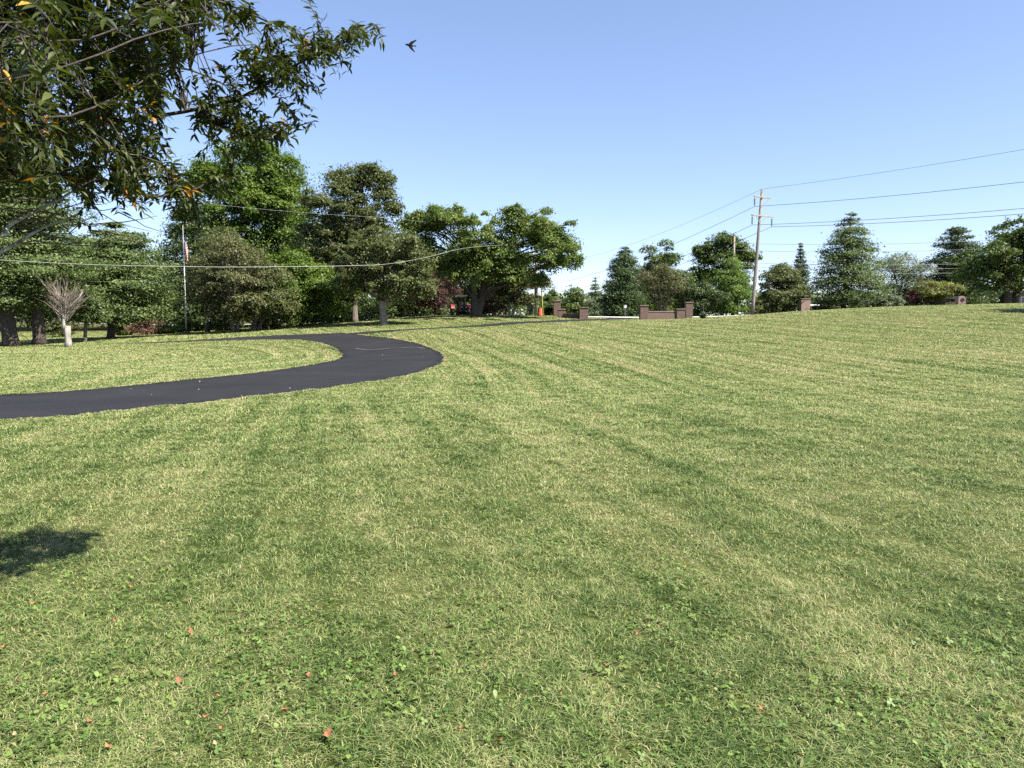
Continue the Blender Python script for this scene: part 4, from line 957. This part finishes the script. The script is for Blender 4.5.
# car glimpsed beyond the crest
CARP = mottled('car_paint', (.012, .014, .018), (.02, .022, .028), 3, .2, 0, spec=.6); GLS = mottled('car_glass', (.02, .025, .03), (.03, .035, .04), 3, .05, 0, spec=.7)
TLR = mottled('tail_red', (.5, .02, .02), (.6, .03, .03), 3, .2, 0)
g = ground(861, 90); ca = empty('parked_car', (g[0], g[1], g[2]), 'dark parked car half hidden behind the lawn crest under the big conifer', 'car', rz=R(78))
side = [(-2.2, .35), (-2.22, .75), (-2.05, .92), (-1.45, .98), (-.75, 1.42), (.55, 1.46), (1.35, 1.0), (2.1, .85), (2.22, .6), (2.2, .35)]
MB().prism(side, -.85, .85).build('body', CARP, ca)
for s in (-1, 1):
    MB().add([(-1.25, s * .858, .99), (-.68, s * .858, 1.36), (.5, s * .858, 1.39), (1.1, s * .858, 1.03)], [(0, 1, 2, 3)]).build('side_window', GLS, ca)
    for xx in (-1.35, 1.4):
        wo = MB().tube([(xx, s * .64, .33), (xx, s * .68, .33), (xx, s * .84, .33), (xx, s * .875, .33)], [.28, .33, .33, .28], 18).build('wheel', BLK, ca, True)
        MB().tube([(xx, s * .86, .33), (xx, s * .885, .33)], .19, 14).build('rim', METAL, wo, True)
    MB().box((-2.215, s * .66, .80), (.05, .3, .14), bev=.01).build('taillight', TLR, ca)
    MB().box((2.2, s * .62, .68), (.06, .34, .14), bev=.01).build('headlight', mottled('lamp_clear', (.6, .6, .6), (.7, .7, .7), 3, .1, 0), ca)
MB().add([(-1.42, -.7, 1.005), (-1.42, .7, 1.005), (-.78, .66, 1.42), (-.78, -.66, 1.42)], [(0, 1, 2, 3)]).build('rear_window', GLS, ca)

# brick mailbox with pale ledge near the spruce
WHT = mottled('white_paint', (.66, .66, .64), (.78, .78, .76), 4, .6, 0)
g = ground(804, 84); bm_ = empty('brick_mailbox', (g[0], g[1], g[2] - .05), 'pink brick mailbox pier with white box arm left of the big conifer', 'mailbox')
bh = float(P(804, 299, 84)[2]) - g[2]
MB().box((0, 0, bh / 2), (.98, .8, bh), bev=.01).build('pier', BRKP, bm_)
MB().box((0, 0, bh + .05), (1.06, .9, .09), bev=.02).build('cap', CAP, bm_)
MB().box((1.05, 0, bh - .62), (1.1, .35, .14), bev=.02).build('box_arm', WHT, bm_)
MB().tube([(1.45, 0, 0), (1.45, 0, bh - .69)], .05, 8).build('post', BARK_D, bm_)
# arched brick thing on the crest and shed wall beside it
g = ground(959.5, 72); am = empty('brick_mailbox', (g[0], g[1], g[2] - .05), 'pink arched brick mailbox pier with dark round opening on the lawn crest', 'mailbox')
ah = max(float(P(959, 295.5, 72)[2]) - g[2], .7); rr = .36
prof = [(-rr, 0), (rr, 0), (rr, ah - rr)] + [(rr * math.cos(a), ah - rr + rr * math.sin(a)) for a in np.linspace(.2, math.pi - .2, 9)] + [(-rr, ah - rr)]
MB().prism(prof, -.3, .3).build('pier', BRKP, am)
MB().tube([(.02, -.325, ah - rr), (.02, -.29, ah - rr)], .19, 16).build('box_opening', BLK, am)
g = ground(948, 80); sh_ = empty('low_shed', (g[0], g[1], g[2]), 'low dark brown shed behind the yellow green bush', 'shed')
hsh = float(P(948, 296.5, 80)[2]) - g[2]
SHW = mottled('shed_wood', (.06, .04, .035), (.11, .075, .065), 3, .85, .3, stretch=(6, 6, .3))
MB().box((0, 0, hsh * .4), (1.7, 1.6, hsh * .8)).build('wall', SHW, sh_)
MB().prism([(-1.0, hsh * .78), (1.0, hsh * .78), (0, hsh)], -.95, .95).build('roof', mottled('shed_roof', (.04, .035, .035), (.08, .07, .065), 4, .9, .3), sh_)
MB().box((.2, -.815, hsh * .36), (.6, .03, hsh * .7)).build('door', BLK, sh_)
# brick house at the right edge
g = ground(1040, 100); hs = empty('brick_house', (g[0], g[1], g[2]), 'pale pink brick house behind the shade tree at the right edge', 'house', rz=R(-12))
hz_ = float(P(1030, 293, 100)[2]) - g[2]; hz_ = max(hz_, 2.2)
MB().box((0, 3, hz_ / 2), (7.5, 6, hz_)).build('wall', BRKP, hs)
MB().prism([(-4.2, hz_ + .003), (4.2, hz_ + .003), (0, hz_ + 1.7)], -.5, 6.5).build('roof', mottled('roof_shingle', (.05, .045, .045), (.1, .09, .085), 6, .9, .4), hs)
wf = MB().box((-1.8, -.02, hz_ * .55), (1.2, .06, 1.1)).build('window', WHT, hs); MB().box((-1.8, -.055, hz_ * .55), (1.0, .02, .9)).build('pane', GLS, wf)
dr = MB().box((1.2, -.02, 1.0), (.95, .06, 2.0)).build('door', SHW, hs); MB().tube([(1.55, -.06, 1.0), (1.55, -.1, 1.0)], .04, 8).build('handle', METAL, dr)
# small round white marker across the road
g = ground(625, 79.5); rm = empty('reflector_post', (g[0], g[1], g[2]), 'small round white reflector on a thin post across the road', 'marker post')
MB().tube([(0, 0, 0), (0, 0, 1.0)], .025, 6).build('post', METAL, rm)
MB().tube([(0, -.03, 1.08), (0, -.05, 1.08)], .15, 16).build('reflector', WHT, rm)

# ------------------------------------------------------------------ bird
def bird():
    p = P(410, 45.5, 30); mb = MB()
    mb.tube([(-.17, 0, .01), (-.14, 0, .012), (-.11, 0, .015), (-.07, 0, .008), (0, 0, 0), (.07, 0, 0), (.12, 0, .01)], [.003, .012, .03, .03, .042, .03, .012], 8)
    for s in (-1, 1):
        w0 = [(-.06, s * .02, .02), (.05, s * .02, .02)]; w1 = [(-.03 + .03, s * .11, .055 if s > 0 else -.01), (.11, s * .11, .05 if s > 0 else -.015)]; w2 = [(.15, s * .2, .10 if s > 0 else -.05), (.19, s * .2, .095 if s > 0 else -.055)]
        pts = w0 + w1 + w2; lo = [(x, y, z - .008) for x, y, z in pts]
        mb.add(pts + lo, [(0, 1, 3, 2), (2, 3, 5, 4), (7, 6, 8, 9), (9, 8, 10, 11), (0, 2, 8, 6), (2, 4, 10, 8), (1, 7, 9, 3), (3, 9, 11, 5), (4, 5, 11, 10)])
    mb.add([(.11, -.012, .015), (.11, .012, .015), (.19, .035, .018), (.19, -.035, .018), (.11, -.012, .006), (.11, .012, .006), (.19, .035, .01), (.19, -.035, .01)], [(0, 1, 2, 3), (7, 6, 5, 4), (0, 3, 7, 4), (1, 5, 6, 2), (2, 6, 7, 3)])
    o = mb.build('bird', mottled('bird_black', (.006, .006, .007), (.012, .012, .013), 10, .9, 0, spec=.05), None, True, tuple(p)); o.rotation_euler = (R(55), R(8), R(5)); o.scale = (1.2, 1.2, 1.2)
    tag(o, 'small black bird in flight against the sky', 'bird')
bird()

# ------------------------------------------------------------------ near tree whose branches hang in from the top left
FLEAF = leaf_mat('cherry_leaf', (.016, .028, .006), (.072, .088, .016), .3, .5, .3)
FLEAF_Y = leaf_mat('cherry_leaf_turning', (.38, .12, .02), (.55, .34, .05), .4, .45, .4)
TX, TYY = -3.7, 3.1
ft = empty('cherry_tree', (TX, TYY, -.03), 'near cherry tree with dark leafy branches hanging in at the upper left', 'tree')
FO = Vector((TX, TYY, -.03))
def Q(px, py, Y): return Vector(P(px, py, Y)) - FO
wood = MB(); lich = MB()
fork = Vector((.1, .1, 1.75)); 
wood.tube([(0, 0, 0), (.02, 0, .15), (.04, .02, .8), fork], [.22, .16, .14, .13], 12)
LIMBS = []
def limb(pts, r0, r1, keep=True, mb=wood, n=7):
    W = resample([tuple(p) for p in pts], 26); rads = [r0 + (min(r0, .019) - r0) * min(1, i / 7) if i < 7 else min(r0, .019) + (r1 - min(r0, .019)) * ((i - 7) / 18) ** .8 for i in range(26)]
    mb.tube([tuple(q) for q in W], rads, n, cap=False)
    if keep: LIMBS.append((W, rads))
limb([fork, Q(-150, 190, 3.6), Q(0, 150, 3.8), Q(95, 124, 4.0), Q(140, 119, 4.1), Q(235, 100, 4.2), Q(290, 68, 4.2), Q(330, 47, 4.2), Q(374, 24, 4.2)], .07, .004)
limb([fork, Q(-140, 200, 3.3), Q(0, 172, 3.4), Q(115, 184, 3.6), Q(150, 197, 3.7), Q(200, 188, 3.8), Q(232, 172, 3.8)], .055, .004)
limb([fork, Q(-160, 90, 2.4), Q(0, 41, 2.2), Q(58, 43, 2.2), Q(110, 33, 2.3), Q(170, 0, 2.5), Q(220, -30, 2.7)], .006, .002)
limb([fork, Q(-150, 110, 2.6), Q(20, 78, 2.4), Q(90, 58, 2.5), Q(150, 34, 2.7), Q(215, 22, 3.0), Q(240, 40, 3.1)], .007, .002)
limb([fork, Q(-130, 0, 3.2), Q(60, -60, 3.4), Q(150, -20, 3.6), Q(230, 5, 3.8), Q(268, 22, 3.9)], .05, .004)
limb([fork, Q(-120, 60, 3.8), Q(40, 40, 4.4), Q(120, 60, 4.8), Q(190, 70, 5.0), Q(225, 85, 5.1)], .05, .005)
limb([fork, Q(-150, 130, 3.0), Q(-20, 112, 2.9), Q(60, 118, 3.0), Q(120, 95, 3.2), Q(180, 60, 3.4), Q(250, 44, 3.6), Q(275, 60, 3.7)], .009, .002)
limb([Q(200, 110, 4.15), Q(225, 128, 4.1), Q(250, 135, 4.1), Q(275, 140, 4.1), Q(296, 131, 4.1)], .012, .003)
limb([Q(110, 121, 4.05), Q(130, 150, 4.2), Q(160, 165, 4.3), Q(185, 185, 4.3), Q(195, 215, 4.3)], .014, .003)
limb([fork, Q(-200, -60, 2.6), Q(-80, -160, 2.4), Q(60, -200, 2.8)], .06, .008)
limb([fork, Vector((.6, 1.2, 3.0)), Vector((.9, 2.0, 3.9)), Vector((1.3, 2.6, 4.6))], .08, .01)
limb([fork, Vector((-.6, .8, 3.0)), Vector((-1.4, 1.4, 4.0)), Vector((-2.0, 1.8, 4.6))], .08, .01)
limb([fork, Vector((-.8, -.6, 3.0)), Vector((-1.6, -1.0, 3.8)), Vector((-2.3, -1.5, 4.2))], .08, .01)
limb([fork, Vector((.1, .1, 3.2)), Vector((.2, .3, 4.4)), Vector((.2, .4, 5.4))], .09, .012)
# lichen covered dead branch low at the left
def llimb(pts, r0, r1): limb(pts, r0, r1, False, lich, 7)
llimb([Q(-170, 300, 3.2), Q(-60, 270, 3.3), Q(0, 252, 3.4), Q(22, 240, 3.45), Q(40, 229, 3.5), Q(58, 222, 3.55), Q(80, 214, 3.6)], .018, .004)
llimb([Q(-100, 245, 3.3), Q(0, 236, 3.3), Q(8, 226, 3.35), Q(30, 214, 3.4), Q(46, 206, 3.45), Q(58, 200, 3.5), Q(75, 190, 3.6)], .014, .004)
dead = MB()
for _ in range(70):
    x0_, y0_ = random.uniform(-20, 120), random.uniform(150, 245); Y_ = random.uniform(3.2, 4.2); a = random.uniform(-.5, .9); L = random.uniform(25, 75)
    p0, p1 = Q(x0_, y0_, Y_), Q(x0_ + L * math.cos(a), y0_ + L * math.sin(a) * random.choice((-.6, .8)), Y_ + random.uniform(-.2, .3))
    dead.tube([tuple(v) for v in curve(p0, p1, random.uniform(-.08, .08), 4, .02)], [.0032, .0028, .0022, .0016, .001], 4, cap=False)
# leafy twigs
allW = np.vstack([W for W, _ in LIMBS]); allR = np.concatenate([r_ for _, r_ in LIMBS])
def inpoly(x, y, poly):
    r = False; j = len(poly) - 1
    for i in range(len(poly)):
        if (poly[i][1] > y) != (poly[j][1] > y) and x < (poly[j][0]-poly[i][0]) * (y-poly[i][1]) / (poly[j][1]-poly[i][1]) + poly[i][0]: r = not r
        j = i
    return r
MASS = [(-170, -220), (205, -220), (215, -20), (190, 0), (185, 40), (165, 70), (165, 120), (155, 150), (145, 178), (110, 188), (60, 190), (0, 196), (-170, 220)]
twigs = []
def add_twig(end, out=None, n_leaf=None, lsz=1.0):
    e = np.array(end); i = int(np.argmin(((allW - e) ** 2).sum(1) + .0004 / (allR + .002))); s = allW[i]
    twigs.append((s, e, lsz))
cnt = 0
while cnt < 2900:
    x, y = random.uniform(-170, 240), random.uniform(-220, 220)
    if not inpoly(x, y, MASS): continue
    Yd = random.uniform(3.1, 5.2) if x > 60 else random.uniform(2.5, 5.2)
    add_twig(Q(x, y, Yd)); cnt += 1
for _ in range(12): add_twig(Q(random.uniform(-60, 60), random.uniform(-20, 120), random.uniform(1.5, 2.0)))
for _ in range(6): add_twig(Q(random.uniform(90, 210), random.uniform(-10, 40), random.uniform(1.9, 2.4)))
def along(pts, n, sx_, sy_, Yd, bias=0):
    for _ in range(n):
        t = random.random() * (len(pts) - 1); i = int(t); u = t - i
        x = pts[i][0] * (1-u) + pts[i+1][0] * u; y = pts[i][1] * (1-u) + pts[i+1][1] * u
        add_twig(Q(x + random.gauss(0, sx_), y + random.gauss(bias, sy_), Yd + random.gauss(0, .18)))
along([(195, 105), (240, 95), (290, 65), (330, 48)], 105, 13, 20, 4.2, 2)
along([(310, 52), (338, 42), (368, 25)], 34, 6, 7, 4.2, 2)
along([(230, 55), (265, 60), (300, 62)], 26, 14, 14, 4.1, -4)
along([(180, 5), (230, 8), (262, 22)], 26, 8, 8, 3.9, -4)
along([(200, 112), (240, 125), (262, 130)], 30, 10, 10, 4.1, 0)
along([(255, 136), (292, 132)], 7, 5, 4, 4.1, 0)
along([(120, 150), (165, 175), (200, 186), (225, 175)], 52, 14, 12, 3.9, 2)
along([(170, 195), (192, 212)], 9, 8, 6, 4.2, 0)
along([(60, 190), (140, 200)], 24, 20, 8, 3.7, 0)
for _ in range(240):      # the rest of the crown, above and beside the frame
    a = random.random() * 6.283; rr = 2.4 * math.sqrt(random.random()); v = Vector((math.cos(a) * rr - .6, math.sin(a) * rr + .4, random.uniform(2.6, 5.4)))
    w_ = v + FO; d_ = w_.y * math.cos(TH) - (w_.z - CZ) * math.sin(TH); px_ = 512 + F * w_.x / d_ if d_ > .1 else -999
    if px_ > -60 and d_ > .1: continue
    add_twig(v)
stem = MB(); LV = []; LF = []; LS = []; YV = []; YF = []; YS = []
prof_l = [(0, .02), (.12, .5), (.32, .95), (.55, .92), (.78, .55), (.92, .2), (1, .0)]
def put_leaf(p, d, up_, L, sh, turned):
    V, Fc, S = (YV, YF, YS) if turned else (LV, LF, LS)
    d = d.normalized(); sd_ = d.cross(up_); sd_ = sd_.normalized() if sd_.length > 1e-4 else Vector((1, 0, 0)); nn = sd_.cross(d).normalized()
    b = len(V); W = L * random.uniform(.26, .36); bend = random.uniform(.1, .4); fold = random.uniform(.15, .45)
    for t, w_ in prof_l:
        c = p + d * (L * t) - nn * (bend * L * t * t) ; hw = W * .5 * w_
        for s in (-1, 0, 1):
            V.append(tuple(c + sd_ * (s * hw) + nn * (abs(s) * hw * fold))); S.append(sh)
    for i in range(len(prof_l) - 1):
        for k in range(2): Fc.append((b+i*3+k, b+i*3+k+1, b+i*3+4+k, b+i*3+3+k))
for s, e, lsz in twigs:
    s, e = Vector(s), Vector(e); L = (e - s).length
    if L < .02: continue
    cp = curve(s, e, .10, 6, .025); r0 = min(.0055, .002 + .0028 * L)
    tail = Vector((random.gauss(.02, .04), random.gauss(0, .05), -random.uniform(.01, .06))); cp.append(e + tail)
    stem.tube([tuple(v) for v in cp], [r0 * (1 - .8 * i / 7) for i in range(8)], 4, cap=False)
    acc = np.cumsum([0] + [(cp[i+1] - cp[i]).length for i in range(len(cp) - 1)]); tot = acc[-1]
    leafy = min(tot, random.uniform(.22, .42)); q = tot - leafy
    yellowish = random.random() < .03
    side_ = 1
    while q < tot:
        i = min(int(np.searchsorted(acc, q, 'right') - 1), len(cp) - 2); u = (q - acc[i]) / max(acc[i+1] - acc[i], 1e-6)
        p = cp[i].lerp(cp[i+1], u); t = (cp[i+1] - cp[i]).normalized()
        sd_ = t.cross(Vector((0, 0, 1))); sd_ = sd_.normalized() if sd_.length > .01 else Vector((1, 0, 0))
        d = t * random.uniform(.3, .9) + sd_ * side_ * random.uniform(.5, 1.0) + Vector((random.gauss(0, .25), random.gauss(0, .25), random.gauss(-.06, .45)))
        upv = Vector((random.gauss(0, .4), random.gauss(0, .4), 1))
        put_leaf(p, d, upv, random.uniform(.036, .061) * lsz * (1 if (p + FO).y > 3.2 else .8), min(max(random.gauss(.42, .22), 0), 1), random.random() < (.35 if yellowish else .006))
        side_ = -side_; q += random.uniform(.010, .020)
tr_o = wood.build('trunk', BARK_F, ft, True)
lich.build('lichen_branch', BARK_L, ft, True); dead.build('dead_twigs', BARK, ft, True)
stem.build('twigs', BARK_F, ft, True)
link('crown', np_mesh('crown', np.array(LV), [np.array(LF)], FLEAF, {'shade': np.array(LS)}, True), ft)
link('turning_leaves', np_mesh('turning_leaves', np.array(YV), [np.array(YF)], FLEAF_Y, {'shade': np.array(YS)}, True), ft)
print('leaves', len(LF) // 12, len(YF) // 12)
